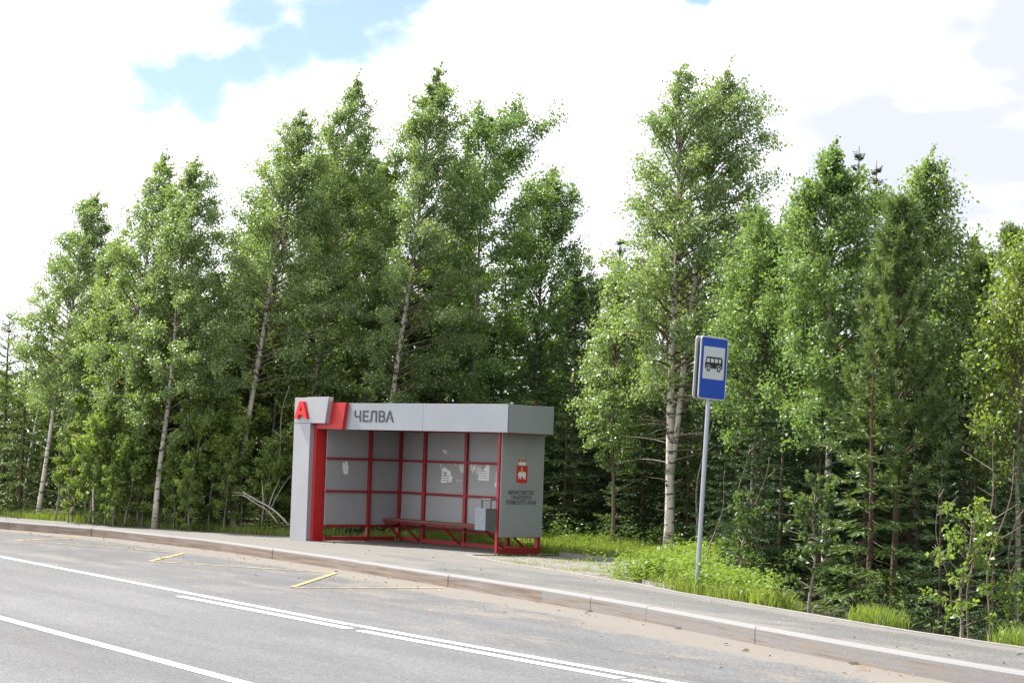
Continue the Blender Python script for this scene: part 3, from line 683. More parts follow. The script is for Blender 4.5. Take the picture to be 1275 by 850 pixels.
for q in ((1.52, 1.765, .09, .05), (1.47, 1.80, .07, .03), (1.38, 1.50, .03, .05), (1.62, 1.56, .03, .02), (1.73, 1.56, .02, .02), (1.87, 1.545, .035, .03), (2.04, 1.50, .06, .09), (2.1, 1.42, .05, .09), (2.13, 1.5, .04, .08),
          (1.95, 1.24, .04, .03), (2.08, 1.24, .03, .03), (2.40, 1.52, .05, .10), (2.46, 1.46, .04, .08), (2.52, 1.5, .025, .1), (2.64, 1.56, .09, .025), (2.66, 1.46, .09, .08), (2.60, 1.42, .05, .06), (3.25, 1.35, .05, .17), (3.22, 1.2, .06, .07), (1.42, 1.40, .02, .06)): scrap(*q)
nb_ = MB(); rr_ = random.Random(4)
nb_.prism([(.42, 1.36), (.44, 1.30), (.50, 1.27), (.55, 1.30), (.56, 1.42), (.53, 1.52), (.47, 1.53), (.46, 1.49), (.41, 1.51), (.40, 1.44)], lambda a, b, q: (-.019+q, a, b), .0005, .0022)
o = nb_.build('notice', M_paper, SH); o['label'] = 'torn white scrap of paper alone on the side wall'
# bench along the back wall
BN = MB(); F = lambda u, d, z: tuple(Vector((u, vb(u), 0))-bnrm*d+Vector((0, 0, z)))
for d0, d1 in ((.05, .175), (.185, .31), (.32, .445)):
    BN.beam(F(.12, (d0+d1)/2, .432), F(W-.25, (d0+d1)/2, .432), d1-d0, .034)
bench = BN.build('bench', M_wood, SH, bev=.004)
br = MB()
br.beam(F(.1, .40, .395), F(W-.23, .40, .395), .03, .03); br.beam(F(.1, .06, .385), F(W-.23, .06, .385), .03, .05); br.build('seat_frame', M_red, bench)
for u in (.2, .8, 2.2, 3.58, 4.3):
    br = MB(); br.beam(F(u, .43, .37), F(u, .045, .05), .034, .034); br.build('brace', M_red, bench)

# litter bin hung on the front post of the end wall
BI = empty('litter_bin', (-3.4409+W*math.cos(-.7768)-.0*0, 39.6631+W*math.sin(-.7768), 0), -.7768)
tag(BI, 'square galvanised litter bin hanging from a bar at the end of the bus shelter', 'bin')
bb = MB(); x0, x1, y0, y1, z0, z1 = -.245, .015, -.31, -.05, .42, .80
def wallbox(mb, x0, x1, y0, y1, z0, z1, t=.006):
    mb.box(x0, x1, y0, y0+t, z0, z1); mb.box(x0, x1, y1-t, y1, z0, z1); mb.box(x0, x0+t, y0+t, y1-t, z0, z1); mb.box(x1-t, x1, y0+t, y1-t, z0, z1); mb.box(x0+t, x1-t, y0+t, y1-t, z0+.01, z0+.02)
wallbox(bb, x0, x1, y0, y1, z0, z1); bb.build('body', M_bin, BI, bev=.002)
hb = MB(); ym = -.17
hb.tube([(x0+.02, ym, .74), (x0+.02, ym, .955)], [.013]*2, 8); hb.tube([(x1-.02, ym, .74), (x1-.02, ym, .955)], [.013]*2, 8); hb.tube([(x0+.012, ym, .95), (x1-.012, ym, .95)], [.013]*2, 8)
hb.box(x0+.0, x0+.05, ym-.02, ym+.02, .72, .80); hb.tube([(-.035, .0, .95), (x1-.05, ym, .95)], [.011]*2, 8)
hb.build('hanger', M_bindark, BI)

# ------------------------------------------------------------------ bus stop sign
SG = empty('bus_stop_sign', (2.49, 27.05, -.01), R(43), 0, R(0))
SG.rotation_euler = (Matrix.Rotation(R(2.0), 3, 'Y') @ Matrix.Rotation(R(43), 3, 'Z')).to_euler()
tag(SG, 'blue and white bus stop sign on a grey pole leaning beside the sidewalk', 'road sign')
pm = MB(); pm.tube([(0, 0, -.3), (0, 0, 3.22)], [.03, .03], 16); pm.build('pole', M_pole, SG, smooth=False)
pm = MB(); pm.tube([(0, 0, .0), (0, 0, .03)], [.04, .035], 12)
def rrect(x0, x1, z0, z1, r, k=5):
    P = []
    for cx, cz, a0 in ((x1-r, z0+r, -90), (x1-r, z1-r, 0), (x0+r, z1-r, 90), (x0+r, z0+r, 180)):
        for i in range(k+1): a = R(a0+90*i/k); P.append((cx+r*math.cos(a), cz+r*math.sin(a)))
    return P
fz = lambda a, b, t: (a, -t, b)
BW, Z0, Z1 = .265, 2.515, 3.33
def board(t, name, flip=False):
    m = MB(); m.prism(rrect(-BW, BW, Z0, Z1, .045), fz, t-.012, t); m.prism(rrect(-BW+.02, BW-.02, Z0+.02, Z1-.02, .03), fz, t-.03, t-.0121, 1)
    return m.build(name, [M_signrim, M_signback], SG, bev=.003)
fb = board(.05, 'front_board')
m = MB(); m.prism(rrect(-BW, BW, Z0, Z1, .045), fz, -.052, -.04); m.prism(rrect(-BW+.02, BW-.02, Z0+.02, Z1-.02, .03), fz, -.0399, -.025, 1); m.build('rear_board', [M_signrim, M_signback], SG, bev=.003)
m = MB(); m.prism(rrect(-BW+.016, BW-.016, Z0+.016, Z1-.016, .032), fz, .0505, .052); m.build('blue_field', M_blue, fb)
m = MB(); m.prism(rrect(-.205, .205, Z0+.265, Z0+.685, .012), fz, .0525, .0535); m.build('white_field', M_signwhite, fb)
# pictogram of a bus in side view
X0b, Z0b = -.17, Z0+.36
fq = lambda a, b, t: (X0b+a*.34, -t, Z0b+b*.34)
m = MB(); m.prism([(.0, .13), (.0, .30), (.06, .53), (.10, .575), (.90, .575), (.96, .56), (1, .48), (1, .13)], fq, .0538, .0545, 0)
for a0, a1 in ((.12, .25), (.315, .48), (.545, .71), (.775, .90)):
    sl_ = .05 if a0 < .2 else 0
    m.prism([(a0-sl_+.0, .36), (a1, .36), (a1, .51), (a0, .51)], fq, .0548, .0553, 1)
def disc(cx, cz, r): return [(cx+r*math.cos(i*.3927), cz+r*math.sin(i*.3927)) for i in range(16)]
for cx in (.20, .79):
    m.prism(disc(cx, .13, .14), fq, .0556, .056, 1); m.prism(disc(cx, .13, .118), fq, .0563, .0567, 0); m.prism(disc(cx, .13, .055), fq, .057, .0574, 1)
m.build('bus_pictogram', [M_black, M_signwhite], fb)
for z in (2.66, 3.18):
    m = MB(); m.box(-.06, .06, -.024, .019, z-.02, z+.02); m.build('clamp', M_signback, SG)

# ------------------------------------------------------------------ trees that make the skyline
def H_(x, y): return float(hf(x, y))
def bt(x, y, top, zb, Rl, Rr, seed, nl, label, lean=None, name='birch_tree', **k):
    z = H_(x, y); dx = (lean if lean is not None else 0)
    return tree(name, (x, y, z), top-z, (dx, 0), zb-z, Rl, Rr, seed, nl, label, **k)
GB = 'birches along the wood edge'
bt(-10.6, 47.3, 7.4, 2.3, 1.7, 1.5, 11, 24000, 'slim birch with a bare white trunk, leftmost of the birches by the kerb', 1.0, group=GB, dead=6)
bt(-8.46, 44.9, 8.0, 1.7, 1.7, 1.6, 12, 28000, 'birch with a thin dark-flecked trunk half hidden by saplings, second from the left', .75, group=GB, dead=6, r0=.055)
bt(-7.34, 43.7, 7.75, 1.7, 1.65, 1.8, 13, 28000, 'birch with the white trunk standing right at the sidewalk edge', .5, group=GB, dead=8, r0=.06)
bt(-5.72, 43.9, 8.95, 3.0, 1.9, 1.85, 14, 30000, 'tall birch with long bare twin-stemmed trunk left of the shelter', 1.1, group=GB, dead=6, r0=.062, fork=(3.4, 8.1, (1.05, .2), .5))
bt(-4.46, 45.2, 9.9, 2.7, 1.85, 1.85, 15, 30000, 'tall narrow birch rising behind the shelter pillar', .85, group=GB, dead=5)
bt(-2.64, 44.2, 9.95, 2.5, 2.0, 2.1, 16, 38000, 'broad tall birch whose white trunk rises behind the shelter roof', .85, group=GB, r0=.068, dead=6)
bt(-.95, 45.0, 9.0, 1.5, 1.2, 1.8, 17, 24000, 'dark green tree with a ragged open top right of the tallest birch behind the shelter', .3, name='aspen_tree', lm=M_laspen, bm_=M_birchlow, prof='round', leaf=(.056, .047), pend=.2, up=(10, 55), spread=.10, cat='tree', nbr=44)
bt(.5, 46.2, 7.6, 1.2, 1.3, 1.0, 18, 22000, 'rounded dark green tree behind the right end of the shelter roof', .1, name='aspen_tree', lm=M_laspen, bm_=M_birchlow, prof='round', leaf=(.056, .046), pend=.3)
bt(2.91, 37.2, 8.9, 2.7, 2.0, 2.0, 19, 44000, 'big birch with forked thick white trunk, behind the bus stop sign', -.05, group=GB, r0=.088, nbr=130, dead=14, fork=(1.45, 8.8, (.80, .1), .95), pend=.6, wob=.04)
bt(2.0, 39.0, 5.4, 1.6, 1.0, .9, 20, 14000, 'drooping young birch left of the big forked birch', -.1, group=GB, r0=.034, bm_=M_limb)
bt(4.70, 30.6, 6.4, 1.9, 1.6, 1.35, 21, 28000, 'round-topped leafy tree with a speckled white trunk right of the bus stop sign', -.08, name='leafy_tree', lm=M_laspen, prof='birch', leaf=(.052, .042), pend=.35, r0=.055, dead=6)
bt(3.95, 33.5, 5.2, 2.0, 1.1, 1.0, 22, 18000, 'shaded leafy tree filling the gap behind the sign pole', .1, name='leafy_tree', lm=M_laspen, bm_=M_birchlow, prof='round', leaf=(.052, .042), r0=.04)
bt(6.55, 33.6, 6.75, 2.2, 1.25, 1.2, 23, 16000, 'aspen with large pale leaves at its open top, right of the round-topped tree', .1, name='aspen_tree', lm=M_lbirch, bm_=M_birchlow, prof='birch', leaf=(.06, .05), pend=.15, up=(25, 65), r0=.05, spread=.10, tw=.35)
bt(7.5, 34.5, 5.6, 1.2, 1.0, .9, 24, 12000, 'thin pale young birch between the pine and the right edge trees', .1, group=GB, r0=.035)
bt(6.75, 27.6, 4.2, 1.5, 1.0, 1.0, 25, 11000, 'yellow-green bushy tree at the right edge of the wood', .1, name='willow_tree', lm=M_llight, bm_=M_birchlow, prof='round', leaf=(.06, .040), pend=.25, r0=.04)
bt(7.5, 29.5, 4.7, 1.5, .9, .9, 26, 9000, 'yellow-green tree standing behind the bushy one at the right edge', .1, name='willow_tree', lm=M_llight, bm_=M_birchlow, prof='round', leaf=(.06, .040), pend=.25, r0=.04)
bt(-11.9, 51.5, 6.9, 3.4, .5, .6, 27, 2200, 'sparse grey-green young birch top against the sky at the far left', .9, group=GB, r0=.03, nbr=22)
bt(-9.6, 46.2, 6.2, 2.2, 1.0, .9, 28, 14000, 'shorter birch filling between the two leftmost birches', .7, group=GB, r0=.05)
bt(-6.4, 45.6, 6.9, 1.8, 1.1, 1.0, 29, 15000, 'birch with a slanting dark stem left of the twin-stemmed one', .9, group=GB, r0=.045, bm_=M_birchlow)
bt(-3.7, 46.6, 8.2, 2.0, 1.1, 1.1, 30, 15000, 'birch set back between the two tall ones behind the shelter', .6, group=GB, r0=.055)

bt(-6.5, 47.6, 7.7, 2.0, 1.4, 1.4, 32, 16000, 'set back birch filling the notch left of the twin-stemmed birch', .7, group=GB, r0=.045)
bt(-4.95, 47.8, 8.7, 2.2, 1.4, 1.4, 33, 16000, 'set back birch between the twin-stemmed birch and the tall narrow one', .7, group=GB, r0=.045)
bt(-1.75, 47.2, 8.9, 2.2, 1.5, 1.5, 34, 16000, 'set back birch right behind the broad tallest birch', .6, group=GB, r0=.045)
bt(-10.2, 49.2, 6.6, 2.0, 1.4, 1.3, 35, 13000, 'set back birch behind the leftmost white trunk', .8, group=GB, r0=.04)
bt(7.1, 36.5, 6.0, 1.6, 1.2, 1.1, 31, 14000, 'leafy tree behind the pale aspen near the right edge', .1, name='leafy_tree', lm=M_laspen, bm_=M_birchlow, r0=.045)
spruce('spruce_tree', (-12.1, 50.0, H_(-12, 50)), 4.9, 1.5, 41, 'dense spruce at the far left end of the wood', 'spruces of the wood', M_sprucel)
spruce('spruce_tree', (-11.3, 48.5, H_(-11, 48)), 4.3, 1.2, 42, 'light green spruce with drooping boughs beside the leftmost birch', 'spruces of the wood', M_sprucel)
s1 = spruce('spruce_tree', (1.75, 47, H_(1.75, 47)), 6.0, 1.7, 43, 'dark spruce standing in the gap right of the shelter roof', 'spruces of the wood', M_spruce)
copy_tree(s1, (2.5, 49, 0), 1.2, 1.15, 'tall dark spruce tip left of the big forked birch crown')
s2 = spruce('spruce_tree', (1.35, 44.2, 0), 5.8, 1.1, 44, 'dark spruce nearest the right end of the shelter', 'spruces of the wood', M_spruce)
s3 = spruce('spruce_tree', (6.35, 38.5, -.4), 8.1, 1.4, 45, 'tall dark spruce tip behind the round-topped tree', 'spruces of the wood', M_spruce)
copy_tree(s3, (6.75, 38.9, -.4), 2.0, .975, 'second dark spruce tip behind the pale aspen top')
copy_tree(s3, (4.55, 40.5, -.2), 4.0, .93, 'dark spruce tip at the right flank of the big forked birch')
su = spruce('spruce_tree', (4.88, 28.0, H_(4.88, 28)), 3.75, 1.15, 46, 'young spruce with a bare reddish trunk and lit drooping boughs at the right', 'spruces of the wood', M_sprucel, gapy=.28, nb=8, droop=.5, bare=.3, zb=.35, density=1.3)
sv = spruce('spruce_tree', (1.15, 41.6, H_(1.15, 41.6)), 2.9, .9, 47, 'young spruce with thin trunk behind the grass right of the shelter', 'spruces of the wood', M_sprucel, gapy=.25, nb=7, droop=.5, bare=.2, density=1.3)
copy_tree(sv, (2.35, 40.2, .05), 2.1, .9, 'low young spruce just left of the big forked birch trunk')
copy_tree(sv, (3.35, 38.6, .0), 4.0, .85, 'low young spruce just right of the big forked birch trunk')
def dark_copy(*a, **k):                     # same spruce, with the wood's shade put into a darker needle colour
    c = copy_tree(*a, **k)
    for ch in c.children:
        if ch.name.startswith('crown'): ch.data = dk_me
    return c
dk_me = [c_ for c_ in su.children if c_.name.startswith('crown')][0].data.copy(); dk_me.materials[0] = M_spruce
dark_copy(su, (6.0, 31.0, -.5), 2.5, 1.15, 'mid green spruce below the pine')
dark_copy(su, (7.35, 31.8, -.5), 1.0, 1.05, 'spruce behind the willow at the right edge')
dark_copy(su, (5.5, 26.4, -.5), 4.2, .62, 'small shaded spruce beside the bare-trunked spruce')
dark_copy(su, (3.6, 30.5, -.45), 5.2, .70, 'small spruce in the shade right of the sign pole')
copy_tree(sv, (-3.0, 43.2, .05), 3.3, 1.0, 'young spruce peeping out beside the shelter pillar')
pine('pine_tree', (5.34, 28.7, -.5), 5.85, .95, 1.9, 51, 'light green pine with upright candles right of the round-topped tree')
pA = pine('pine_tree', (8.05, 33.5, -.5), 6.15, .55, 1.5, 52, 'young pine with tall bare leader at the right edge of the picture', gapy=.6)
copy_tree(pA, (7.7, 33.9, -.5), 2, .93, 'shorter young pine just left of the tall-leader pine')

# the wood behind, read as one mass
rw = np.random.default_rng(77)
def mass(name, n, x0, x1, y0, y1, top, mat, size, seed):
    r_ = np.random.default_rng(seed); x = r_.uniform(x0, x1, n); y = r_.uniform(y0, y1, n)
    hh = top(x)*(.82+.18*np.sin(x*2.7+y*1.3)*np.sin(x*1.1+2)); z = hf(x, y)+hh*r_.uniform(0, 1, n)**.85
    ax = r_.normal(0, 1, (n, 3)); ax[:, 2] -= .5; nr = r_.normal(0, .8, (n, 3)); nr[:, 2] += .6; k = size*r_.uniform(.6, 1.3, n)
    o = link(name, leaf_mesh(name, np.stack([x, y, z], 1), ax, nr, k, k*.7), None, [mat]); tag(o, kind='stuff')
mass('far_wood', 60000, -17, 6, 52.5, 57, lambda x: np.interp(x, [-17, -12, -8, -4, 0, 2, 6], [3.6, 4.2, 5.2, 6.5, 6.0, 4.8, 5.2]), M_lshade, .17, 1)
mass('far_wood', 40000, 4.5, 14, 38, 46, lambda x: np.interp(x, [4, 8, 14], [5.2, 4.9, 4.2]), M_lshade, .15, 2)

# rows deeper in the wood
rf_ = random.Random(21)
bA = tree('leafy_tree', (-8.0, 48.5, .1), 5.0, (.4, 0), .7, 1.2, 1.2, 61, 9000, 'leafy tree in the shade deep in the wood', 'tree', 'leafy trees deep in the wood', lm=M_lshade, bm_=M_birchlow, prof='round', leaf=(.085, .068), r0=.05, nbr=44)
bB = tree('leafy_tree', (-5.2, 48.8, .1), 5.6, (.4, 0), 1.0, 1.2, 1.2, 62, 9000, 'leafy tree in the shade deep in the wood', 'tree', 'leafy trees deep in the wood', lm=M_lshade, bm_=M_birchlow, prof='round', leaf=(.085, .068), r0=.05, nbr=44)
LA, GA = 'leafy tree in the shade deep in the wood', 'leafy trees deep in the wood'
LS, GS = 'dark spruce in the shade deep in the wood', 'dark spruces deep in the wood'
sF = spruce('spruce_tree', (-9.4, 49.5, .1), 5.2, 1.25, 63, LS, GS, M_spruce)
sG = spruce('spruce_tree', (-6.8, 47.6, .1), 4.8, 1.2, 64, LS, GS, M_spruce)
for x, y, k, w in ((-10.3, 51.5, 1.0, 's'), (-8.0, 51.5, 1.15, 's'), (-6.3, 50.5, 1.2, 's'), (-4.0, 49.0, 1.3, 's'), (-4.9, 46.6, .85, 's'), (-3.3, 46.4, .9, 's'), (-2.4, 49, 1.35, 's'), (-1.9, 46.6, .9, 's'), (-.2, 48.2, 1.2, 's'), (-.4, 44.6, .8, 's'), (.55, 44.2, .85, 's'), (2.9, 45.2, 1.05, 's'),
                   (3.6, 42.5, 1.05, 's'), (2.4, 42.2, .95, 's'), (4.6, 37.2, .95, 's'), (5.3, 35.5, .95, 's'), (3.9, 35.6, .7, 's'), (6.1, 34.9, .95, 's'), (7.1, 36, .95, 's'), (8.3, 36.5, .95, 's'), (5.0, 32.6, .75, 's'), (6.5, 29.7, .68, 's'), (7.3, 28.4, .62, 's'), (6.2, 27.7, .55, 's'), (4.2, 31.9, .7, 's'), (8.1, 31.5, .8, 's'),
                   (-11.2, 52.5, .95, 'b'), (-9.0, 47.4, .8, 'b'), (-7.5, 46.5, .8, 'b'), (-5.3, 45.3, .75, 'b'), (-2.9, 47.8, 1.3, 'b'), (-1.1, 47.6, 1.2, 'b'), (1.4, 49.5, 1.05, 'b'), (3.3, 46.5, 1.0, 'b'), (4.9, 41.5, 1.05, 'b'), (5.9, 39.5, 1.05, 'b'), (7.6, 38, 1.0, 'b'), (5.6, 33.8, .85, 's'), (6.9, 31.2, .8, 's'), (4.4, 34.4, .8, 's'), (5.9, 32.6, .8, 's'), (3.9, 37.9, .8, 's'), (5.2, 30.3, .68, 's'), (5.75, 29.2, .66, 's'), (4.5, 30.0, .6, 's'), (3.7, 39.5, 1.0, 's'), (2.6, 40.0, .9, 's'), (4.6, 35.9, 1.0, 's'), (1.9, 42.5, .9, 's'), (4.9, 33.9, .95, 's'), (5.4, 31.4, .85, 's'), (4.0, 32.8, .85, 's'), (6.6, 26.4, .55, 's'), (5.9, 25.2, .5, 's')):
    src = (sF if rf_.random() < .5 else sG) if w == 's' else (bA if rf_.random() < .5 else bB)
    copy_tree(src, (x, y, H_(x, y)), rf_.uniform(0, 6.28), k*rf_.uniform(.93, 1.05))

# saplings and shrubs
def sap(loc, H, Rr_, seed, label, group, nl=2600, lm=None, leaf=(.07, .055), name='sapling', cat='sapling', nbr=26, zb=.3, **k):
    return tree(name, loc, H, (.2, 0), zb, Rr_, Rr_, seed, nl, label, cat, group, lm=lm or M_lsap, bm_=M_birchlow, prof='round', leaf=leaf, r0=.018, nbr=nbr, pend=.1, up=(15, 60), wind=.1, spread=.07, tw=.25, **k)
LP, GP = 'bright leafy sapling under the birches left of the shelter', 'saplings left of the shelter'
pa = sap((-8.9, 44.6, .05), 2.3, .55, 71, LP, GP); pb = sap((-8.0, 43.9, .05), 1.7, .5, 72, LP, GP); pc = sap((-6.6, 43.4, .05), 2.7, .6, 73, LP, GP, nl=3400)
for x, y, k in ((-8.5, 44.3, .8), (-7.7, 44.2, 1.15), (-7.1, 44.4, .9), (-6.9, 43.4, .6), (-6.2, 43.6, .95), (-5.8, 43.0, .6), (-5.5, 43.4, .8), (-5.0, 42.9, .65), (-4.9, 43.8, 1.0), (-9.5, 45.3, .75), (-6.0, 44.6, 1.25), (-7.9, 45.3, 1.3), (-5.2, 44.4, 1.3), (-9.2, 45.7, 1.2), (-4.2, 43.6, .9), (-8.2, 43.6, .45), (-6.5, 42.8, .45)):
    copy_tree(rf_.choice((pa, pb, pc)), (x, y, H_(x, y)), rf_.uniform(0, 6.28), k)
LQ, GQ = 'shaded leafy sapling behind the shelter', 'saplings behind the shelter'
pd = sap((-1.2, 42.6, .1), 2.0, .6, 74, LQ, GQ, lm=M_lshade)
for x, y, k in ((-2.0, 43.2, 1.2), (-.3, 42.6, .9), (-.5, 43.6, 1.3), (.4, 42.6, .8)): copy_tree(pd, (x, y, H_(x, y)), rf_.uniform(0, 6.28), k)
sh = tree('shrub', (5.0, 22.9, H_(5.0, 22.9)), 1.45, (.1, 0), .2, .42, .42, 75, 500, 'leafy shrub with thin stems at the sidewalk edge, far right', 'shrub', lm=M_lsap, bm_=M_birchlow, prof='round', leaf=(.075, .045), r0=.016, nbr=20, pend=.25, wind=0, spread=.05, tw=.22)
copy_tree(sh, (5.55, 22.6, H_(5.55, 22.6)), 2, .62, 'low drooping shrub in the bottom right corner beside the sidewalk')
sh2 = tree('shrub', (3.95, 27.0, H_(3.95, 27)), 1.7, (.05, 0), .3, .42, .42, 76, 700, 'tall leafy shrub between the sign pole and the bare-trunked spruce', 'shrub', lm=M_lshade, bm_=M_birchlow, prof='round', leaf=(.075, .048), r0=.016, nbr=22, pend=.35, wind=0, spread=.05, tw=.22)
copy_tree(sh2, (3.35, 29.2, H_(3.35, 29.2)), 2.6, .8, 'dim leafy shrub just right of the weeds by the sign pole')
copy_tree(sh2, (4.5, 25.4, H_(4.5, 25.4)), 1.6, .42, 'low shrub with hanging leaves in front of the bare-trunked spruce')

def stems(name, loc, label, cat, specs, seed, mat, group=None):
    rng = np.random.default_rng(seed); root = MB()
    for dx, dy, H, lx, ly, r in specs:
        P = stem_path(H, (lx, ly), rng, wob=.12)+np.array([dx, dy, 0]); t = P[:, 2]/H; root.tube(P, r*(1-.75*t), 6)
        for k in range(4):
            z = H*rng.uniform(.45, .97); p = at_path(P, np.array(z)); a = rng.uniform(0, 6.28); l_ = rng.uniform(.15, .4); s = np.linspace(0, 1, 5)[:, None]
            bp = p+np.array([math.cos(a), math.sin(a), .6])*l_*s; root.tube(bp, r*.35*(1-s[:, 0])+.003, 4, cap=False)
    o = root.build(name, mat, smooth=True); o.location = loc; tag(o, label, cat, group); return o
stems('bare_stems', (5.25, 23.6, -.45), 'clump of bare grey stems rising in the shade behind the far right shrub', 'dead sapling', [(0, 0, 2.6, .25, 0, .015), (.25, .2, 2.4, .3, .1, .014), (-.2, .3, 1.9, -.1, 0, .009), (.5, .1, 1.7, .05, 0, .009)], 81, M_limb)
stems('bare_stems', (3.3, 30.6, -.4), 'clump of bare brown stems in the shade behind the weeds', 'dead sapling', [(0, 0, 2.4, .25, 0, .02), (.22, .2, 2.2, .35, .1, .018), (-.3, .2, 2.0, .2, 0, .014)], 82, M_limb)
stems('pole_sapling', (3.35, 36.9, .05), 'thin pale leaning stem just right of the big forked birch', 'dead sapling', [(0, 0, 3.2, .3, 0, .026)], 83, M_birchlow)
stems('pole_sapling', (-5.0, 42.9, .05), 'thin dark sapling stem standing before the dead branches left of the shelter', 'dead sapling', [(0, 0, 3.0, .45, 0, .022)], 84, M_birchlow)
stems('pole_sapling', (-6.75, 43.9, .05), 'thin brown sapling stem right of the white trunk at the sidewalk edge', 'dead sapling', [(0, 0, 3.2, .2, 0, .03)], 85, M_limb)
stems('pole_sapling', (-7.75, 44.0, .05), 'thin brown sapling stem left of the white trunk at the sidewalk edge', 'dead sapling', [(0, 0, 2.8, .1, 0, .03)], 86, M_limb)
stems('pole_sapling', (-8.75, 44.3, .05), 'thin pale sapling stem between the second and third birches from the left', 'dead sapling', [(0, 0, 3.4, .25, 0, .028)], 87, M_birch)
stems('pole_sapling', (-9.75, 45.2, .05), 'thin grey sapling stem right of the leftmost birch', 'dead sapling', [(0, 0, 3.0, .25, 0, .024)], 88, M_birchlow)
# fallen bleached branches beside the shelter
def dead(loc, main, twigs, seed, label):
    rng = np.random.default_rng(seed); m = MB(); A, B, r = main; A = np.array(A, float); B = np.array(B, float)
    s = np.linspace(0, 1, 9)[:, None]; P = A+(B-A)*s; P[:, 2] += .06*np.sin(s[:, 0]*5); m.tube(P, r*(1-.7*s[:, 0]), 7)
    for q, d, l_ in twigs:
        p = A+(B-A)*q; d = np.array(d, float); s2 = np.linspace(0, 1, 6)[:, None]; T = p+d/np.linalg.norm(d)*l_*s2; T[:, 2] += .08*np.sin(s2[:, 0]*3)*l_; m.tube(T, r*.4*(1-s2[:, 0])+.003, 5)
    o = m.build('fallen_branch', M_deadwood, smooth=True); o.location = loc; tag(o, label, 'branch')
dead((-4.36, 42.0, .12), ((0, 0, .08), (-.98, .1, .80), .024), [(.55, (-.1, 0, 1), .5), (.7, (-1, 0, .25), .5), (.45, (.3, .2, .9), .6)], 1, 'thick bleached fallen branch leaning up left from beside the shelter pillar')
dead((-4.6, 42.2, .12), ((0, 0, .1), (-.75, .2, .72), .016), [(.5, (-.9, 0, .5), .5), (.8, (-1, .2, .1), .4), (.3, (.5, 0, .9), .9)], 2, 'thinner bleached fallen branch crossing behind the thick one')
dead((5.35, 22.75, -.25), ((0, 0, .05), (.35, .0, .12), .022), [(.4, (1, 0, .5), .25), (.2, (1, 0, -.2), .3)], 3, 'short broken pale branch lying under the far right shrub')

# ------------------------------------------------------------------ ground cover
rg = np.random.default_rng(99)
def blades(name, pts, h, w, seed, mat, lean=.35):
    rng = np.random.default_rng(seed); n = len(pts); x, y = pts[:, 0], pts[:, 1]; z = hf(x, y)
    hh = h*rng.uniform(.45, 1.2, n); a = rng.uniform(0, 6.283, n); ln = lean*hh*rng.uniform(.2, 1.3, n); b = rng.uniform(0, 6.283, n)
    base = np.stack([x, y, z], 1); sd = np.stack([np.cos(a), np.sin(a), 0*a], 1)*w*.5*rng.uniform(.6, 1.3, n)[:, None]
    mid = base+np.stack([np.cos(b)*ln*.3, np.sin(b)*ln*.3, hh*.6], 1); tip = base+np.stack([np.cos(b)*ln, np.sin(b)*ln, hh], 1)
    V = np.stack([base-sd, base+sd, mid+sd*.8, mid-sd*.8, tip], 1).reshape(-1, 3); k = np.arange(n)*5
    Q = np.concatenate([np.stack([k, k+1, k+2, k+3], 1), np.stack([k+3, k+2, k+4, k+4], 1)])
    me = bpy.data.meshes.new(name); me.from_pydata(V.tolist(), [], [tuple(q) if q[2] != q[3] else tuple(q[:3]) for q in Q.tolist()])
    o = link(name, me, None, [mat]); tag(o, kind='stuff'); return o
def scatter(n, s0, s1, n0, n1, keep=None):
    s = rg.uniform(s0, s1, n); f = rg.uniform(0, 1, n); lo = n0(s) if callable(n0) else n0; hi = n1(s) if callable(n1) else n1
    nn = lo+(hi-lo)*f; P = np.stack([.51*s+.86*nn, -.86*s+.51*nn], 1)
    if keep is not None: P = P[keep(P, s, nn)]
    return P
def clump(P, s=None, n=None, thr=.0):
    v = np.sin(P[:, 0]*3.1+1)*np.sin(P[:, 1]*2.3)+np.sin(P[:, 0]*7.3+P[:, 1]*4.1)*.6+rg.normal(0, .5, len(P)); return v > thr
P = np.concatenate([
    scatter(9000, -47, -36.5, lambda s: edge_n(s)+.0, lambda s: edge_n(s)+.9, lambda P, s, n: clump(P, thr=-.2)),
    scatter(20000, -37, -28.5, lambda s: edge_n(s)+.06, lambda s: edge_n(s)+2.2),
    scatter(7000, -30.5, -25, lambda s: edge_n(s)+.1, lambda s: edge_n(s)+2.0),
    scatter(0, -31.1, -24.5, lambda s: walk_n(s)+.1, lambda s: edge_n(s)-.05, lambda P, s, n: clump(P, thr=.75))])
blades('grass', P, .19, .012, 1, M_grass)
P = scatter(9000, -21, -12, lambda s: edge_n(s)+.07, lambda s: edge_n(s)+.55, lambda P, s, n: (np.sin(s*2.1+.5)+np.sin(s*5.3)*.6+rg.normal(0, .25, len(s))) > .75)
P2 = scatter(5000, -25, -20.5, lambda s: edge_n(s)+.07, lambda s: edge_n(s)+1.1)
blades('verge_grass', np.concatenate([P, P2]), .22, .012, 2, M_grass, lean=.5)
P = scatter(9000, -31.1, -24.2, lambda s: walk_n(s)+.1, lambda s: edge_n(s)-.05, lambda P, s, n: clump(P, thr=.6))
blades('gravel_grass', P, .10, .010, 3, M_grass, lean=.7)
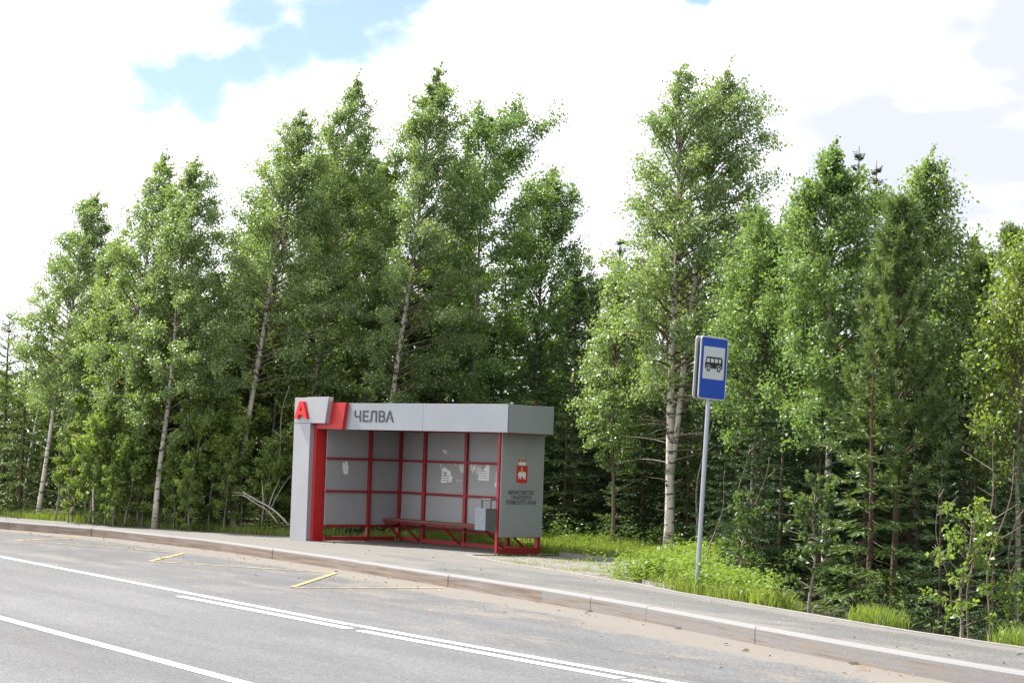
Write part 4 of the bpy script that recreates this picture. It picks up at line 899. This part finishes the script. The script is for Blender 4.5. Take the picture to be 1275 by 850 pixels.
# leafy weeds: many short stems set with leaves
def weeds(name, pts, h, seed, mat, leaf=.075, per=14):
    rng = np.random.default_rng(seed); n = len(pts); z = hf(pts[:, 0], pts[:, 1]); hh = h*rng.uniform(.5, 1.15, n)
    i = np.repeat(np.arange(n), per); t = rng.uniform(.15, 1, len(i)); a = rng.uniform(0, 6.283, len(i)); r = leaf*rng.uniform(.4, 1.3, len(i))
    pos = np.stack([pts[i, 0]+np.cos(a)*r, pts[i, 1]+np.sin(a)*r, z[i]+hh[i]*t], 1)
    ax = np.stack([np.cos(a), np.sin(a), rng.normal(-.1, .35, len(i))], 1); nr = rng.normal(0, .35, pos.shape); nr[:, 2] += 1
    k = rng.uniform(.6, 1.2, len(i)); o = link(name, leaf_mesh(name, pos, ax, nr, leaf*k, leaf*.5*k), None, [mat]); tag(o, kind='stuff'); return o
P = np.concatenate([scatter(1700, -28.2, -19.8, lambda s: edge_n(s)+.2, lambda s: edge_n(s)+.4+1.5*np.clip((-19.8-s)/4, 0, 1), lambda P, s, n: rg.uniform(0, 1, len(s)) < np.clip((-19.8-s)/3, .15, 1)),
                    scatter(160, -26.0, -23.3, lambda s: walk_n(s)+.25, lambda s: edge_n(s)+.2)])
weeds('weeds', P, .42, 5, M_weed)
P = np.concatenate([scatter(500, -46, -37, lambda s: edge_n(s)+.2, lambda s: edge_n(s)+1.3, lambda P, s, n: clump(P, thr=.1)), scatter(420, -37, -31, lambda s: edge_n(s)+.3, lambda s: edge_n(s)+2.0, lambda P, s, n: clump(P, thr=.2))])
weeds('low_herbs', P, .34, 6, M_weed, leaf=.06, per=12)
P = scatter(1500, -47, -13, lambda s: edge_n(s)+1.2, lambda s: edge_n(s)+6.5)
P = P[rg.uniform(0, 1, len(P)) < np.where(s_of(P[:, 0], P[:, 1]) > -24, .3, 1)]
weeds('undergrowth', P, .55, 7, M_lshade, leaf=.08, per=16)
# bark chips, twigs and leaves littering the bay and the walk
def litter(name, pts, z, size, seed):
    rng = np.random.default_rng(seed); n = len(pts); a = rng.uniform(0, 6.28, n); k = size*rng.uniform(.4, 1.5, n)*np.where(rng.uniform(0, 1, n) < .08, 2.2, 1)
    ax = np.stack([np.cos(a), np.sin(a), rng.normal(0, .15, n)], 1); nr = rng.normal(0, .3, (n, 3)); nr[:, 2] += 1
    pos = np.stack([pts[:, 0], pts[:, 1], z+k*.12], 1); o = link(name, leaf_mesh(name, pos, ax, nr, k, k*rng.uniform(.2, .6, n), fold=.35), None, [M_chip]); tag(o, kind='stuff')
P = scatter(420, -46, -12, lambda s: kerb_n(s)-2.4, lambda s: kerb_n(s)-.05, lambda P, s, n: rg.uniform(0, 1, len(s)) < (1.1-(kerb_n(s)-n)/2.6)**1.3)
litter('bark_litter', P, -.172, .05, 1)
P = scatter(300, -46, -12, lambda s: kerb_n(s)+.2, lambda s: walk_n(s)-.05)
litter('walk_litter', P, .002, .034, 2)
